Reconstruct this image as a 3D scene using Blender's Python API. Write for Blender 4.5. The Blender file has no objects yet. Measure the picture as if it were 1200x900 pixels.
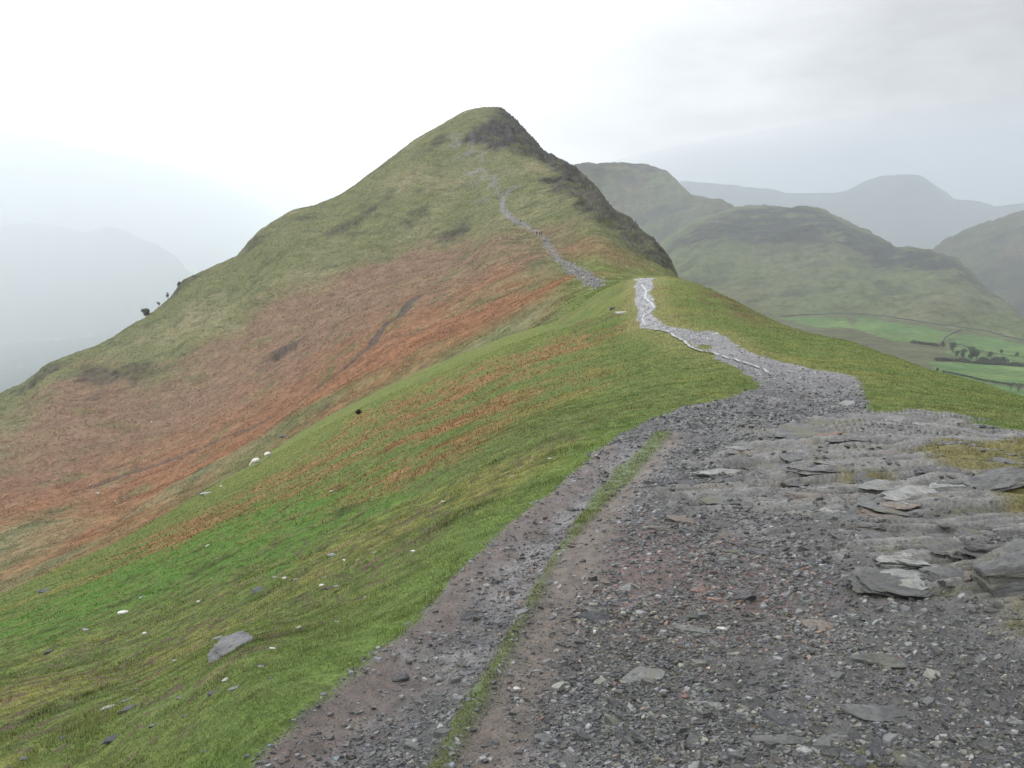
import bpy, bmesh, math, random
import numpy as np
from mathutils import Vector, Matrix

random.seed(7)
RNG = np.random.default_rng(11)
scene = bpy.context.scene
COL = scene.collection
F = 942.0                     # focal length of the survey photograph, in its pixels
PITCH = math.radians(12.0)
SP, CP = math.sin(PITCH), math.cos(PITCH)

# ------------------------------------------------------------------ helpers
def ray(u, v):
    """bearing and slope (rise over run) of a sight line from the viewpoint"""
    u = np.asarray(u, float); v = np.asarray(v, float)
    d = (v - 450.0) / F; x = (u - 600.0) / F
    y = CP - SP * d; z = -SP - CP * d
    return np.arctan2(x, y), z / np.hypot(x, y)

def smooth(a, b, x):
    t = np.clip((x - a) / (b - a), 0, 1)
    return t * t * (3 - 2 * t)

def hash2(ix, iy, seed):
    ix = ix.astype(np.int64); iy = iy.astype(np.int64)
    h = (ix * 374761393 + iy * 668265263 + seed * 1442695041) & 0xFFFFFFFF
    h = ((h ^ (h >> 13)) * 1274126177) & 0xFFFFFFFF
    h = ((h ^ (h >> 16)) * 2246822519) & 0xFFFFFFFF
    h = h ^ (h >> 15)
    return (h & 0xFFFFFF) / float(0xFFFFFF)

_ga = np.random.default_rng(5).random((512, 512)) * (2 * math.pi)
_GC = np.cos(_ga).astype(np.float32).ravel(); _GS = np.sin(_ga).astype(np.float32).ravel()
from concurrent.futures import ThreadPoolExecutor
_POOL = ThreadPoolExecutor(4)
def _gn(x, y, seed):
    fx = np.floor(x); fy = np.floor(y)
    dx = (x - fx).astype(np.float32); dy = (y - fy).astype(np.float32)
    ux = dx * dx * dx * (dx * (dx * 6 - 15) + 10); uy = dy * dy * dy * (dy * (dy * 6 - 15) + 10)
    ix = fx.astype(np.int32) + seed * 37; iy = fy.astype(np.int32) + seed * 91
    x0 = ix & 511; x1 = (ix + 1) & 511; y0 = (iy & 511) << 9; y1 = ((iy + 1) & 511) << 9
    def g(i, ox, oy): return _GC[i] * (dx - ox) + _GS[i] * (dy - oy)
    a = g(y0 + x0, 0, 0); a += (g(y0 + x1, 1, 0) - a) * ux
    b = g(y1 + x0, 0, 1); b += (g(y1 + x1, 1, 1) - b) * ux
    a += (b - a) * uy
    return a * 1.5
def gnoise(x, y, seed=0):
    """gradient noise in about -1..1"""
    x = np.asarray(x); y = np.asarray(y)
    if x.ndim == 2 and x.size > 200000:
        k = np.linspace(0, x.shape[0], 9).astype(int)
        return np.concatenate(list(_POOL.map(lambda i: _gn(x[k[i]:k[i + 1]], y[k[i]:k[i + 1]], seed), range(8))), 0)
    return _gn(x, y, seed)

def fbm(x, y, seed=0, octv=4, gain=0.5, lac=2.03):
    s = 0; a = 1.0; t = 0
    for i in range(octv):
        s = s + a * gnoise(x, y, seed + i * 17); t += a
        x = x * lac + 13.7; y = y * lac - 7.1; a *= gain
    return s / t * 1.3

def ridged(x, y, seed=0, octv=4, gain=0.55):
    s = 0; a = 1.0; t = 0
    for i in range(octv):
        s = s + a * (1 - np.abs(gnoise(x, y, seed + i * 17)) * 1.6); t += a
        x = x * 2.07 + 3.7; y = y * 2.07 - 5.1; a *= gain
    return s / t

def cells(x, y, seed=0):
    """id (0..1) of the nearest scattered seed point and the distance to the border"""
    fx = np.floor(x); fy = np.floor(y)
    d1 = np.full(x.shape, 9.0); d2 = np.full(x.shape, 9.0); idv = np.zeros(x.shape)
    for ox in (-1, 0, 1):
        for oy in (-1, 0, 1):
            cx = fx + ox + hash2(fx + ox, fy + oy, seed); cy = fy + oy + hash2(fx + ox, fy + oy, seed + 5)
            d = np.hypot(cx - x, cy - y); i = hash2(fx + ox, fy + oy, seed + 9)
            near = d < d1
            d2 = np.where(near, d1, np.minimum(d2, d)); idv = np.where(near, i, idv); d1 = np.where(near, d, d1)
    return idv, d2 - d1

def mixc(a, b, t):
    return a * (1 - t[..., None]) + np.asarray(b, np.float32) * t[..., None]

def mesh_obj(name, verts, faces, mat=None, parent=None, colors=None, smooth_sh=True):
    """faces: int array (n,3) or (n,4)"""
    faces = np.asarray(faces, np.int32)
    k = faces.shape[1]; nf = faces.shape[0]
    me = bpy.data.meshes.new(name)
    me.vertices.add(len(verts)); me.vertices.foreach_set('co', np.asarray(verts, np.float32).ravel())
    me.loops.add(nf * k); me.loops.foreach_set('vertex_index', faces.ravel())
    me.polygons.add(nf); me.polygons.foreach_set('loop_start', np.arange(0, nf * k, k, dtype=np.int32))
    me.polygons.foreach_set('loop_total', np.full(nf, k, np.int32))
    me.polygons.foreach_set('use_smooth', np.full(nf, smooth_sh, bool))
    if colors is not None:
        at = me.color_attributes.new('Col', 'FLOAT_COLOR', 'POINT')
        c = np.ones((len(verts), 4), np.float32); c[:, :3] = colors
        at.data.foreach_set('color', c.ravel())
    me.update(calc_edges=True)
    if mat: me.materials.append(mat)
    o = bpy.data.objects.new(name, me); COL.objects.link(o)
    if parent: o.parent = parent
    return o

def tag(o, label=None, cat=None, group=None, kind=None):
    if label: o['label'] = label
    if cat: o['category'] = cat
    if group: o['group'] = group
    if kind: o['kind'] = kind
    return o

def empty(name, loc, rz=0.0):
    o = bpy.data.objects.new(name, None); COL.objects.link(o)
    o.location = loc; o.rotation_euler = (0, 0, rz); o.empty_display_size = 0.2
    return o

# ------------------------------------------------------------------ materials
def new_mat(name):
    m = bpy.data.materials.new(name); m.use_nodes = True
    nt = m.node_tree; nt.nodes.clear()
    out = nt.nodes.new('ShaderNodeOutputMaterial'); b = nt.nodes.new('ShaderNodeBsdfPrincipled')
    nt.links.new(b.outputs[0], out.inputs[0])
    return m, nt, b, out

def nd(nt, typ, **kw):
    n = nt.nodes.new(typ)
    for k, v in kw.items(): setattr(n, k, v)
    return n

def noise_node(nt, vec, scale, detail=4, rough=0.6):
    n = nd(nt, 'ShaderNodeTexNoise'); n.inputs['Scale'].default_value = scale
    n.inputs['Detail'].default_value = detail; n.inputs['Roughness'].default_value = rough
    nt.links.new(vec, n.inputs['Vector']); return n.outputs['Fac']

def maprange(nt, val, a, b, c, d):
    n = nd(nt, 'ShaderNodeMapRange'); nt.links.new(val, n.inputs[0])
    for i, x in enumerate((a, b, c, d)): n.inputs[i + 1].default_value = x
    return n.outputs[0]

def mul_color(nt, col, fac):
    n = nd(nt, 'ShaderNodeVectorMath', operation='SCALE')
    nt.links.new(col, n.inputs[0]); nt.links.new(fac, n.inputs['Scale']); return n.outputs[0]

def bump(nt, b, h, dist, strength=1.0):
    n = nd(nt, 'ShaderNodeBump'); n.inputs['Distance'].default_value = dist; n.inputs['Strength'].default_value = strength
    nt.links.new(h, n.inputs['Height']); nt.links.new(n.outputs[0], b.inputs['Normal'])

def surface_mat(name, scales, lo=0.6, hi=1.4, rough=0.9, bdist=0.02, spec=0.2, wet=False):
    """the per-vertex ground cover colour broken up by two procedural noises, with relief"""
    m, nt, b, out = new_mat(name)
    at = nd(nt, 'ShaderNodeAttribute', attribute_name='Col')
    pos = nd(nt, 'ShaderNodeNewGeometry').outputs['Position']
    a = noise_node(nt, pos, scales[0], 6, 0.7); c = noise_node(nt, pos, scales[1], 5, 0.65)
    s = mul_color(nt, at.outputs['Color'], maprange(nt, a, 0.3, 0.7, lo, hi))
    s = mul_color(nt, s, maprange(nt, c, 0.3, 0.7, lo * 0.5 + 0.5, hi * 0.5 + 0.5))
    nt.links.new(s, b.inputs['Base Color'])
    b.inputs['Roughness'].default_value = rough; b.inputs['Specular IOR Level'].default_value = spec
    bump(nt, b, a, bdist)
    if wet:
        w_ = noise_node(nt, pos, 0.9, 3, 0.5); nt.links.new(maprange(nt, w_, 0.42, 0.6, rough, 0.28), b.inputs['Roughness'])
    return m

M_GROUND = surface_mat('turf_ground', (45.0, 6.0), 0.55, 1.45, 0.95, 0.012, 0.1)
M_PATH = surface_mat('path_dirt', (120.0, 14.0), 0.35, 1.65, 0.6, 0.010, 0.5, True)
M_OUTCROP = surface_mat('bedrock', (60.0, 8.0), 0.45, 1.55, 0.55, 0.012, 0.4)
M_HILL = surface_mat('fell_side', (0.7, 0.14), 0.55, 1.45, 1.0, 0.3, 0.05)
M_FAR = surface_mat('distant_fell', (0.07, 0.015), 0.6, 1.4, 1.0, 3.0, 0.0)

def attr_mat(name, rough, spec=0.3, transl=0.0):
    m, nt, b, out = new_mat(name)
    at = nd(nt, 'ShaderNodeAttribute', attribute_name='Col')
    nt.links.new(at.outputs['Color'], b.inputs['Base Color'])
    b.inputs['Roughness'].default_value = rough; b.inputs['Specular IOR Level'].default_value = spec
    if transl:
        t = nd(nt, 'ShaderNodeBsdfTranslucent'); nt.links.new(at.outputs['Color'], t.inputs['Color'])
        mx = nd(nt, 'ShaderNodeMixShader'); mx.inputs[0].default_value = transl
        nt.links.new(b.outputs[0], mx.inputs[1]); nt.links.new(t.outputs[0], mx.inputs[2]); nt.links.new(mx.outputs[0], out.inputs[0])
    return m
M_GRASS = attr_mat('grass_blade', 0.75, 0.15, 0.35)
M_GRAVEL = None

def gravel_mat():
    m, nt, b, out = new_mat('slate_chips')
    at = nd(nt, 'ShaderNodeAttribute', attribute_name='Col')
    pos = nd(nt, 'ShaderNodeNewGeometry').outputs['Position']
    a = noise_node(nt, pos, 90.0, 4, 0.7)
    nt.links.new(mul_color(nt, at.outputs['Color'], maprange(nt, a, 0.3, 0.7, 0.65, 1.35)), b.inputs['Base Color'])
    w_ = noise_node(nt, pos, 0.9, 3, 0.5); nt.links.new(maprange(nt, w_, 0.42, 0.6, 0.5, 0.25), b.inputs['Roughness']); b.inputs['Specular IOR Level'].default_value = 0.5
    bump(nt, b, a, 0.004)
    return m
M_GRAVEL = gravel_mat()

def rock_mat(name, c1, c2, c3, scale=6.0, layered=True):
    m, nt, b, out = new_mat(name)
    tc = nd(nt, 'ShaderNodeTexCoord').outputs['Object']
    oi = nd(nt, 'ShaderNodeObjectInfo').outputs['Random']
    mp = nd(nt, 'ShaderNodeMapping'); nt.links.new(tc, mp.inputs['Vector'])
    mp.inputs['Scale'].default_value = (1, 1, 5.0 if layered else 1.0)
    off = nd(nt, 'ShaderNodeCombineXYZ'); sc = nd(nt, 'ShaderNodeMath', operation='MULTIPLY'); sc.inputs[1].default_value = 40
    nt.links.new(oi, sc.inputs[0])
    for i in range(3): nt.links.new(sc.outputs[0], off.inputs[i])
    nt.links.new(off.outputs[0], mp.inputs['Location'])
    n1 = noise_node(nt, mp.outputs[0], scale, 8, 0.68); n2 = noise_node(nt, mp.outputs[0], scale * 0.35, 3, 0.5)
    n3 = noise_node(nt, mp.outputs[0], scale * 6, 3, 0.6)
    r = nd(nt, 'ShaderNodeValToRGB'); e = r.color_ramp.elements
    e[0].position = 0.33; e[0].color = (*c1, 1); e[1].position = 0.66; e[1].color = (*c2, 1)
    nt.links.new(n1, r.inputs[0])
    mx = nd(nt, 'ShaderNodeMix', data_type='RGBA'); nt.links.new(maprange(nt, n2, 0.52, 0.68, 0.0, 0.8), mx.inputs[0])
    nt.links.new(r.outputs[0], mx.inputs[6]); mx.inputs[7].default_value = (*c3, 1)
    c = mul_color(nt, mx.outputs[2], maprange(nt, oi, 0, 1, 0.75, 1.2))
    c = mul_color(nt, c, maprange(nt, n3, 0.3, 0.7, 0.75, 1.25))
    nt.links.new(c, b.inputs['Base Color'])
    b.inputs['Roughness'].default_value = 0.6; b.inputs['Specular IOR Level'].default_value = 0.35
    bump(nt, b, n1, 0.02)
    return m
M_SLATE = rock_mat('grey_slate', (0.060, 0.060, 0.060), (0.150, 0.148, 0.140), (0.110, 0.108, 0.070), 9)
M_SLATE_D = rock_mat('dark_wet_slate', (0.045, 0.045, 0.05), (0.12, 0.12, 0.122), (0.08, 0.08, 0.07), 12)
M_RUST = rock_mat('rusty_slate', (0.11, 0.09, 0.078), (0.21, 0.185, 0.16), (0.19, 0.125, 0.085), 7)
M_RED = rock_mat('red_stone', (0.15, 0.085, 0.07), (0.25, 0.16, 0.13), (0.22, 0.19, 0.16), 14)
M_QUARTZ = rock_mat('pale_quartz', (0.30, 0.29, 0.27), (0.62, 0.60, 0.56), (0.34, 0.33, 0.27), 8, False)
M_MID = rock_mat('cracked_grey_rock', (0.075, 0.075, 0.074), (0.20, 0.20, 0.195), (0.13, 0.13, 0.10), 7)
M_LIGHT = rock_mat('weathered_grey_rock', (0.12, 0.12, 0.115), (0.30, 0.30, 0.285), (0.20, 0.20, 0.16), 8)

def plain_mat(name, c, rough=0.85, scale=20.0, var=0.35):
    m, nt, b, out = new_mat(name)
    tc = nd(nt, 'ShaderNodeTexCoord').outputs['Object']
    a = noise_node(nt, tc, scale, 4, 0.6)
    rgb = nd(nt, 'ShaderNodeRGB'); rgb.outputs[0].default_value = (*c, 1)
    nt.links.new(mul_color(nt, rgb.outputs[0], maprange(nt, a, 0.3, 0.7, 1 - var, 1 + var)), b.inputs['Base Color'])
    b.inputs['Roughness'].default_value = rough; b.inputs['Specular IOR Level'].default_value = 0.15
    return m
M_BARK = plain_mat('bark', (0.07, 0.055, 0.045))
M_WOOL = plain_mat('wool', (0.68, 0.65, 0.58), 1.0, 30, 0.15)
M_SHEEPSKIN = plain_mat('sheep_face', (0.55, 0.52, 0.46))
M_HOOF = plain_mat('hoof', (0.06, 0.05, 0.045))
M_SKIN = plain_mat('skin', (0.5, 0.3, 0.22), 0.6, 20, 0.05)
M_DARKCLOTH = plain_mat('dark_cloth', (0.012, 0.013, 0.016))
M_PLUM = plain_mat('plum_cloth', (0.05, 0.028, 0.05))
M_OLIVE = plain_mat('olive_cloth', (0.03, 0.035, 0.02))
M_TROUSER = plain_mat('trouser_cloth', (0.012, 0.012, 0.014))
M_HAIR = plain_mat('hair', (0.025, 0.018, 0.012))
M_BOOT = plain_mat('boot', (0.02, 0.016, 0.013))
M_WALL = plain_mat('wall_stone', (0.075, 0.075, 0.078), 0.95, 1.5, 0.5)
M_MOSS = plain_mat('moss', (0.13, 0.12, 0.03), 1.0, 40, 0.4)

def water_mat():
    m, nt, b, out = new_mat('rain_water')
    b.inputs['Base Color'].default_value = (0.30, 0.31, 0.32, 1); b.inputs['Roughness'].default_value = 0.2  # pale base colour stands in for bright sky mirrored in the water
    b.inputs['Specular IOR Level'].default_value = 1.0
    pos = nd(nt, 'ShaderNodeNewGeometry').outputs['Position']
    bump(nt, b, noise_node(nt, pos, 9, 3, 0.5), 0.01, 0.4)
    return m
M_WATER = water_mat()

def volume_mat(name, density, g=0.0, col=(0.97, 0.985, 1.0), alb=(1.0, 1.0, 1.0)):
    m = bpy.data.materials.new(name); m.use_nodes = True; nt = m.node_tree; nt.nodes.clear()
    out = nt.nodes.new('ShaderNodeOutputMaterial'); v = nt.nodes.new('ShaderNodeVolumeScatter')
    v.inputs['Density'].default_value = density; v.inputs['Anisotropy'].default_value = g; v.inputs['Color'].default_value = (*alb, 1)
    ab = nt.nodes.new('ShaderNodeVolumeAbsorption'); ab.inputs['Density'].default_value = density; ab.inputs['Color'].default_value = (*alb, 1)
    ad = nt.nodes.new('ShaderNodeAddShader'); nt.links.new(v.outputs[0], ad.inputs[0]); nt.links.new(ab.outputs[0], ad.inputs[1])
    nt.links.new(ad.outputs[0], out.inputs['Volume'])
    m.cycles.homogeneous_volume = True
    return m

# ------------------------------------------------------------------ polar terrain
def line_on(az, pts, blur_deg, step):
    """a surveyed contour (photo point + distance) turned into distance and slope at every bearing"""
    p = np.array(pts, float)
    a, t = ray(p[:, 0], p[:, 1]); o = np.argsort(a); a = a[o]; t = t[o]; r = p[o, 2]
    if blur_deg > 0:
        k = np.linspace(-1.5, 1.5, 13); w = np.exp(-k * k); w /= w.sum()
        rr = sum(wi * np.interp(az + math.radians(blur_deg) * ki, a, r) for wi, ki in zip(w, k))
        tt = sum(wi * np.interp(az + math.radians(blur_deg) * ki, a, t) for wi, ki in zip(w, k))
    else:
        rr = np.interp(az, a, r); tt = np.interp(az, a, t)
    return rr, rr * tt

def pchip_slopes(R, Z):
    h = np.diff(R, axis=1); d = np.diff(Z, axis=1) / h
    m = np.zeros_like(Z); m[:, 0] = d[:, 0]; m[:, -1] = d[:, -1]
    w1 = 2 * h[:, 1:] + h[:, :-1]; w2 = h[:, 1:] + 2 * h[:, :-1]
    same = d[:, 1:] * d[:, :-1] > 0
    with np.errstate(divide='ignore', invalid='ignore'):
        hm = (w1 + w2) / (w1 / d[:, :-1] + w2 / d[:, 1:])
    m[:, 1:-1] = np.where(same, hm, 0.0)
    # a softer mean keeps rolling slopes from flattening at every contour
    av = (d[:, :-1] * h[:, 1:] + d[:, 1:] * h[:, :-1]) / (h[:, 1:] + h[:, :-1])
    m[:, 1:-1] = np.where(same, 0.6 * m[:, 1:-1] + 0.4 * av, 0.25 * av)
    if len(m) > 60:                                              # keep neighbouring bearings alike
        k = np.exp(-np.linspace(-2, 2, 31) ** 2); k /= k.sum(); q = np.pad(m, ((15, 15), (0, 0)), mode='edge')
        m = sum(k[i] * q[i:i + len(m)] for i in range(31))
    return m

class Polar:
    def __init__(self, az, R, Z, counts):
        self.az = az; self.R = R; self.Z = Z; self.counts = counts
        M = pchip_slopes(R, Z)
        rs, zs, self.first = [], [], [0]
        for k, n in enumerate(counts):
            t = np.linspace(0, 1, n, endpoint=False)[None, :]
            if k == len(counts) - 1: t = np.linspace(0, 1, n)[None, :]
            r0 = R[:, k:k + 1]; r1 = R[:, k + 1:k + 2]
            r = r0 * (r1 / r0) ** t
            h = r1 - r0; s = (r - r0) / h
            z = ((1 + 2 * s) * (1 - s) ** 2 * Z[:, k:k + 1] + s * (1 - s) ** 2 * h * M[:, k:k + 1]
                 + s * s * (3 - 2 * s) * Z[:, k + 1:k + 2] + s * s * (s - 1) * h * M[:, k + 1:k + 2])
            rs.append(r); zs.append(z); self.first.append(self.first[-1] + n)
        self.r = np.concatenate(rs, 1); self.z = np.concatenate(zs, 1)
        self.z0 = self.z.copy()
        self.r = self.r.astype(np.float32); self.x = (self.r * np.sin(az)[:, None]).astype(np.float32); self.y = (self.r * np.cos(az)[:, None]).astype(np.float32)
    def hit(self, u, v, base=True):
        a, t = ray(u, v); a = float(a); t = float(t)
        j = int(np.clip(np.searchsorted(self.az, a), 1, len(self.az) - 1))
        f = (a - self.az[j - 1]) / (self.az[j] - self.az[j - 1])
        r = self.r[j - 1] * (1 - f) + self.r[j] * f
        zz = self.z0 if base else self.z
        z = zz[j - 1] * (1 - f) + zz[j] * f
        s = z / r; i0 = int(np.argmax(r > 1.0))
        w = np.nonzero(s[i0:] >= t)[0]
        i = i0 + int(w[0]) if len(w) else i0 + int(np.argmax(s[i0:]))
        if i > 0 and len(w):
            g = (t - s[i - 1]) / (s[i] - s[i - 1] + 1e-9); g = min(max(g, 0), 1)
            rr = r[i - 1] + g * (r[i] - r[i - 1]); z_ = z[i - 1] + g * (z[i] - z[i - 1])
        else: rr, z_ = r[i], z[i]
        return np.array([rr * math.sin(a), rr * math.cos(a), z_])
    def rowcol(self, x, y):
        a = np.arctan2(x, y); r = np.hypot(x, y)
        j = np.clip(np.searchsorted(self.az, a), 1, len(self.az) - 1)
        f = np.clip((a - self.az[j - 1]) / (self.az[j] - self.az[j - 1]), 0, 1)
        K = self.R[j - 1] * (1 - f)[:, None] + self.R[j] * f[:, None]
        k = np.clip((r[:, None] >= K).sum(1) - 1, 0, K.shape[1] - 2)
        ii = np.arange(len(r)); r0 = K[ii, k]; r1 = K[ii, k + 1]
        t = np.clip(np.log(r / r0) / np.log(r1 / r0), 0, 1)
        n = np.array(self.counts)[k]; last = (k == len(self.counts) - 1)
        row = np.array(self.first)[k] + t * (n - last)
        return j - 1, f, np.clip(row, 0, self.r.shape[1] - 1.001)
    def sample(self, arr, x, y):
        x = np.atleast_1d(np.asarray(x, float)); y = np.atleast_1d(np.asarray(y, float))
        j, f, row = self.rowcol(x, y); i = row.astype(int); g = row - i
        if arr.ndim == 3: f = f[:, None]; g = g[:, None]
        return ((arr[j, i] * (1 - g) + arr[j, i + 1] * g) * (1 - f) + (arr[j + 1, i] * (1 - g) + arr[j + 1, i + 1] * g) * f)
    def faces(self):
        nc, nr = self.r.shape
        a = (np.arange(nc - 1)[:, None] * nr + np.arange(nr - 1)[None, :])
        return np.stack([a, a + nr, a + nr + 1, a + 1], -1)
    def verts(self):
        return np.stack([self.x, self.y, self.z], -1).reshape(-1, 3)
    def build(self, name, mat, colors, sel=None):
        f = self.faces()
        f = (f[sel] if sel is not None else f).reshape(-1, 4)
        v = self.verts(); c = colors.reshape(-1, 3)
        used = np.zeros(len(v), bool); used[f.ravel()] = True
        idx = np.cumsum(used) - 1
        return mesh_obj(name, v[used], idx[f], mat, None, c[used])

def _sd_poly(px, py, poly):
    """signed distance in plan to a closed outline, negative inside"""
    P = [(float(a), float(b)) for a, b in poly]; n = len(P)
    d = np.full(px.shape, 1e18, np.float32); inside = np.zeros(px.shape, bool)
    for i in range(n):
        ax, ay = P[i]; bx, by = P[(i + 1) % n]
        ex, ey = bx - ax, by - ay
        t = np.clip(((px - ax) * ex + (py - ay) * ey) / (ex * ex + ey * ey + 1e-12), 0, 1)
        d = np.minimum(d, (px - ax - ex * t) ** 2 + (py - ay - ey * t) ** 2)
        c = ((ay > py) != (by > py)) & (px < ex * (py - ay) / (ey + 1e-18) + ax)
        inside ^= c
    d = np.sqrt(d)
    return np.where(inside, -d, d)

def _d_line(px, py, line):
    P = [(float(a), float(b)) for a, b in line]; d = np.full(px.shape, 1e18, np.float32)
    for i in range(len(P) - 1):
        ax, ay = P[i]; ex, ey = P[i + 1][0] - ax, P[i + 1][1] - ay
        t = np.clip(((px - ax) * ex + (py - ay) * ey) / (ex * ex + ey * ey + 1e-12), 0, 1)
        d = np.minimum(d, (px - ax - ex * t) ** 2 + (py - ay - ey * t) ** 2)
    return np.sqrt(d)

def _thr(fn, px, py, p):
    if px.ndim == 2 and px.size > 200000:
        k = np.linspace(0, px.shape[0], 9).astype(int)
        return np.concatenate(list(_POOL.map(lambda i: fn(px[k[i]:k[i + 1]], py[k[i]:k[i + 1]], p), range(8))), 0)
    return fn(px, py, p)
def sd_poly(px, py, p): return _thr(_sd_poly, px, py, p)
def d_line(px, py, p): return _thr(_d_line, px, py, p)

# ------------------------------------------------------------------ the fell: near ridge, col and peak
STEP = 0.072
mid = np.arange(-39.0, 39.0001, STEP)
side = 39.0 + np.cumsum(np.minimum(0.1 * 1.09 ** np.arange(60), 3.0)); side = side[side < 179.0]
AZ = np.radians(np.concatenate([-side[::-1], mid, side]))

L = [
 # foot of the photograph, then outwards
 [(0,900,4.2),(150,900,3.0),(290,900,2.32),(450,900,2.15),(600,900,2.1),(900,900,2.15),(1200,900,2.5)],
 [(0,800,8.2),(150,780,6.8),(300,720,6.1),(450,690,4.6),(540,680,3.85),(600,680,3.65),(900,680,3.7),(1100,680,3.85),(1200,690,3.75)],
 [(0,745,16),(150,690,16),(300,620,17),(450,580,12.5),(550,560,8.6),(650,545,6.9),(700,540,6.7),(900,540,6.6),(1100,545,5.9),(1200,555,6.1)],
 [(0,716,25),(150,648,31),(300,568,42),(450,500,36),(600,470,24),(750,455,16),(850,440,16.5),(900,455,14),(1000,470,13),(1100,485,11.5),(1200,500,10.5)],
 [(0,700,36),(60,670,40),(130,640,47),(200,600,56),(250,570,64),(300,542,72),(350,508,77),(400,480,80),(500,432,84),(600,392,86),(650,378,78),(700,372,58),(760,376,42),(800,385,35),(860,400,29),(920,420,25),(1000,432,23),(1100,450,21),(1200,475,18)],
 [(0,704,46),(130,645,60),(300,546,88),(400,484,95),(500,437,98),(600,396,98),(650,378,92),(700,346,82),(745,325,72),(790,325,70),(820,334,66),(850,347,62),(890,368,53),(920,383,47),(960,394,43),(1000,402,41),(1050,420,37),(1093,435,34),(1150,450,31),(1200,467,28)],
 [(0,700,120),(130,641,125),(300,541,140),(350,506,145),(400,478,145),(500,431,140),(600,389,130),(650,368,115),(700,339,108),(745,331,98),(790,334,98),(850,362,95),(920,402,85),(1000,425,75),(1100,462,70),(1200,497,62)],
 [(0,590,240),(100,540,270),(220,480,300),(300,430,310),(400,360,340),(480,315,375),(545,285,400),(585,240,420),(610,262,372),(632,273,325),(660,298,245),(690,322,165),(705,330,140),(745,318,185),(785,324,200),(800,345,190),(850,378,160),(920,428,140),(1000,458,120),(1200,540,100)],
 [(0,466,450),(25,454,462),(33,447,465),(55,428,470),(80,418,478),(113,407,488),(133,395,495),(167,372,510),(200,347,528),(207,337,531),(213,329,533),(230,320,540),(253,310,548),(277,300,556),(287,288,560),(303,272,566),(320,260,573),(343,247,582),(370,242,592),(400,228,606),(443,197,632),(497,160,668),(533,140,692),(548,132,702),(557,129.5,706),(568,128.7,709),(580,130,709),(590,134,706),(604,147,696),(620,163,678),(637,183,655),(647,190,645),(663,195,632),(677,207,610),(700,227,570),(717,250,520),(740,263,480),(767,287,410),(788,314,330),(800,345,300),(850,392,270),(920,455,250),(1000,485,230),(1200,580,210)],
]
blur = [1.5, 1.5, 1.5, 1.2, 0.8, 0.45, 0.8, 0.9, 0.12]
Rk = [np.full(AZ.shape, 0.25), np.full(AZ.shape, 1.2)]; Zk = [np.full(AZ.shape, -1.6), np.full(AZ.shape, -1.62)]
for pts, bl in zip(L, blur):
    r_, z_ = line_on(AZ, pts, bl, STEP); Rk.append(r_); Zk.append(z_)
Rk.append(Rk[-1] + 110); Zk.append(Zk[-1] - 45 - 0.0 * AZ)
Rk.append(Rk[-1] + 650); Zk.append(np.full(AZ.shape, -330.0))
R = np.stack(Rk, 1); Z = np.stack(Zk, 1)
for k in range(1, R.shape[1]): R[:, k] = np.maximum(R[:, k], R[:, k - 1] * 1.04 + 0.01)
back = smooth(55, 165, np.abs(np.degrees(AZ)))[:, None]          # the ridge goes on behind the viewpoint
Zback = -1.6 + 0.04 * R - 0.00035 * R ** 2; Zback = np.maximum(Zback, -330)
Z = Z * (1 - back) + Zback * back
fell = Polar(AZ, R, Z, [8, 36, 190, 140, 100, 60, 50, 40, 165, 220, 14, 16])
hp = fell.hit
def W(pts): return [tuple(hp(u, v)[:2]) for u, v in pts]

X, Y, RR = fell.x, fell.y, fell.r
ROW = np.broadcast_to(np.arange(RR.shape[1])[None, :], RR.shape)
NEAR_END = fell.first[7]                                         # rows up to the brow of the near ridge
near = smooth(NEAR_END + 12, NEAR_END - 2, ROW)
far = 1 - near

# --- cover outlines, in plan
path_near = W([(250,960),(292,900),(345,850),(400,800),(470,740),(530,680),(590,620),(650,570),(700,530),(760,492),(800,478),(855,466),(892,455),(880,440),(850,424),(815,406),(790,393),(772,387),(750,384),(745,374),(747,362),(742,352),(746,343),(742,336),(746,330),(741,327),(752,325.4),(772,325.4),(763,329),(767,336),(761,343),(767,350),(769,359),(765,367),(771,374),(781,381),(812,388),(838,388),(855,395),(866,408),(900,419),(955,433),(1000,440),(1010,455),(1016,480),(1040,486),(1100,484),(1150,498),(1200,509),(1260,520),(1400,700),(1400,1000)])
path_near += [(3, 0.2), (1.0, -2.0), (-0.9, -2.0), (-0.75, 0.5)]
grass_islet = W([(818,403),(832,404),(836,409),(822,410)])
outcrop = W([(900,500),(940,492),(1000,486),(1100,484),(1150,498),(1200,509),(1280,525),(1400,720),(1300,760),(1200,715),(1120,690),(1060,640),(980,600),(900,590),(850,585),(830,560),(870,535),(920,525),(925,510)])
path_far = W([(697,337),(680,331),(665,321),(656,309),(646,297),(638,288),(633,279),(626,272),(616,268),(606,264),(596,260),(588,252),(583,245),(582,236),(586,227),(592,228),(596,236),(598,246),(604,255),(612,259),(622,266),(632,272),(642,279),(648,287),(656,296),(668,305),(682,311),(697,319),(703,327),(704,336)])
scree_up = W([(586,228),(575,215),(565,205),(553,190),(545,175),(540,160)])
gully = W([(494,345),(478,356),(464,373),(448,388),(430,407),(400,432),(360,459),(300,493),(262,511),(220,531),(150,556),(90,576)])
gully_wide = W([(496,340),(486,348),(470,364),(455,383),(440,402),(432,408),(444,398),(461,379),(478,362),(491,349)])
crag_in = W([(548,166),(552,155),(566,146),(582,142)])
crag_out = [(x_ * 1.16, y_ * 1.16) for x_, y_ in W([(591,138),(603,147),(620,163),(640,187),(664,199),(690,222),(718,254),(742,268),(768,291),(787,312)])]
crag_lo = W([(776,308),(754,292),(724,270),(698,250),(676,232),(654,208),(634,188),(612,176),(586,172)])
crag_peak = crag_in + crag_out + crag_lo
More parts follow.
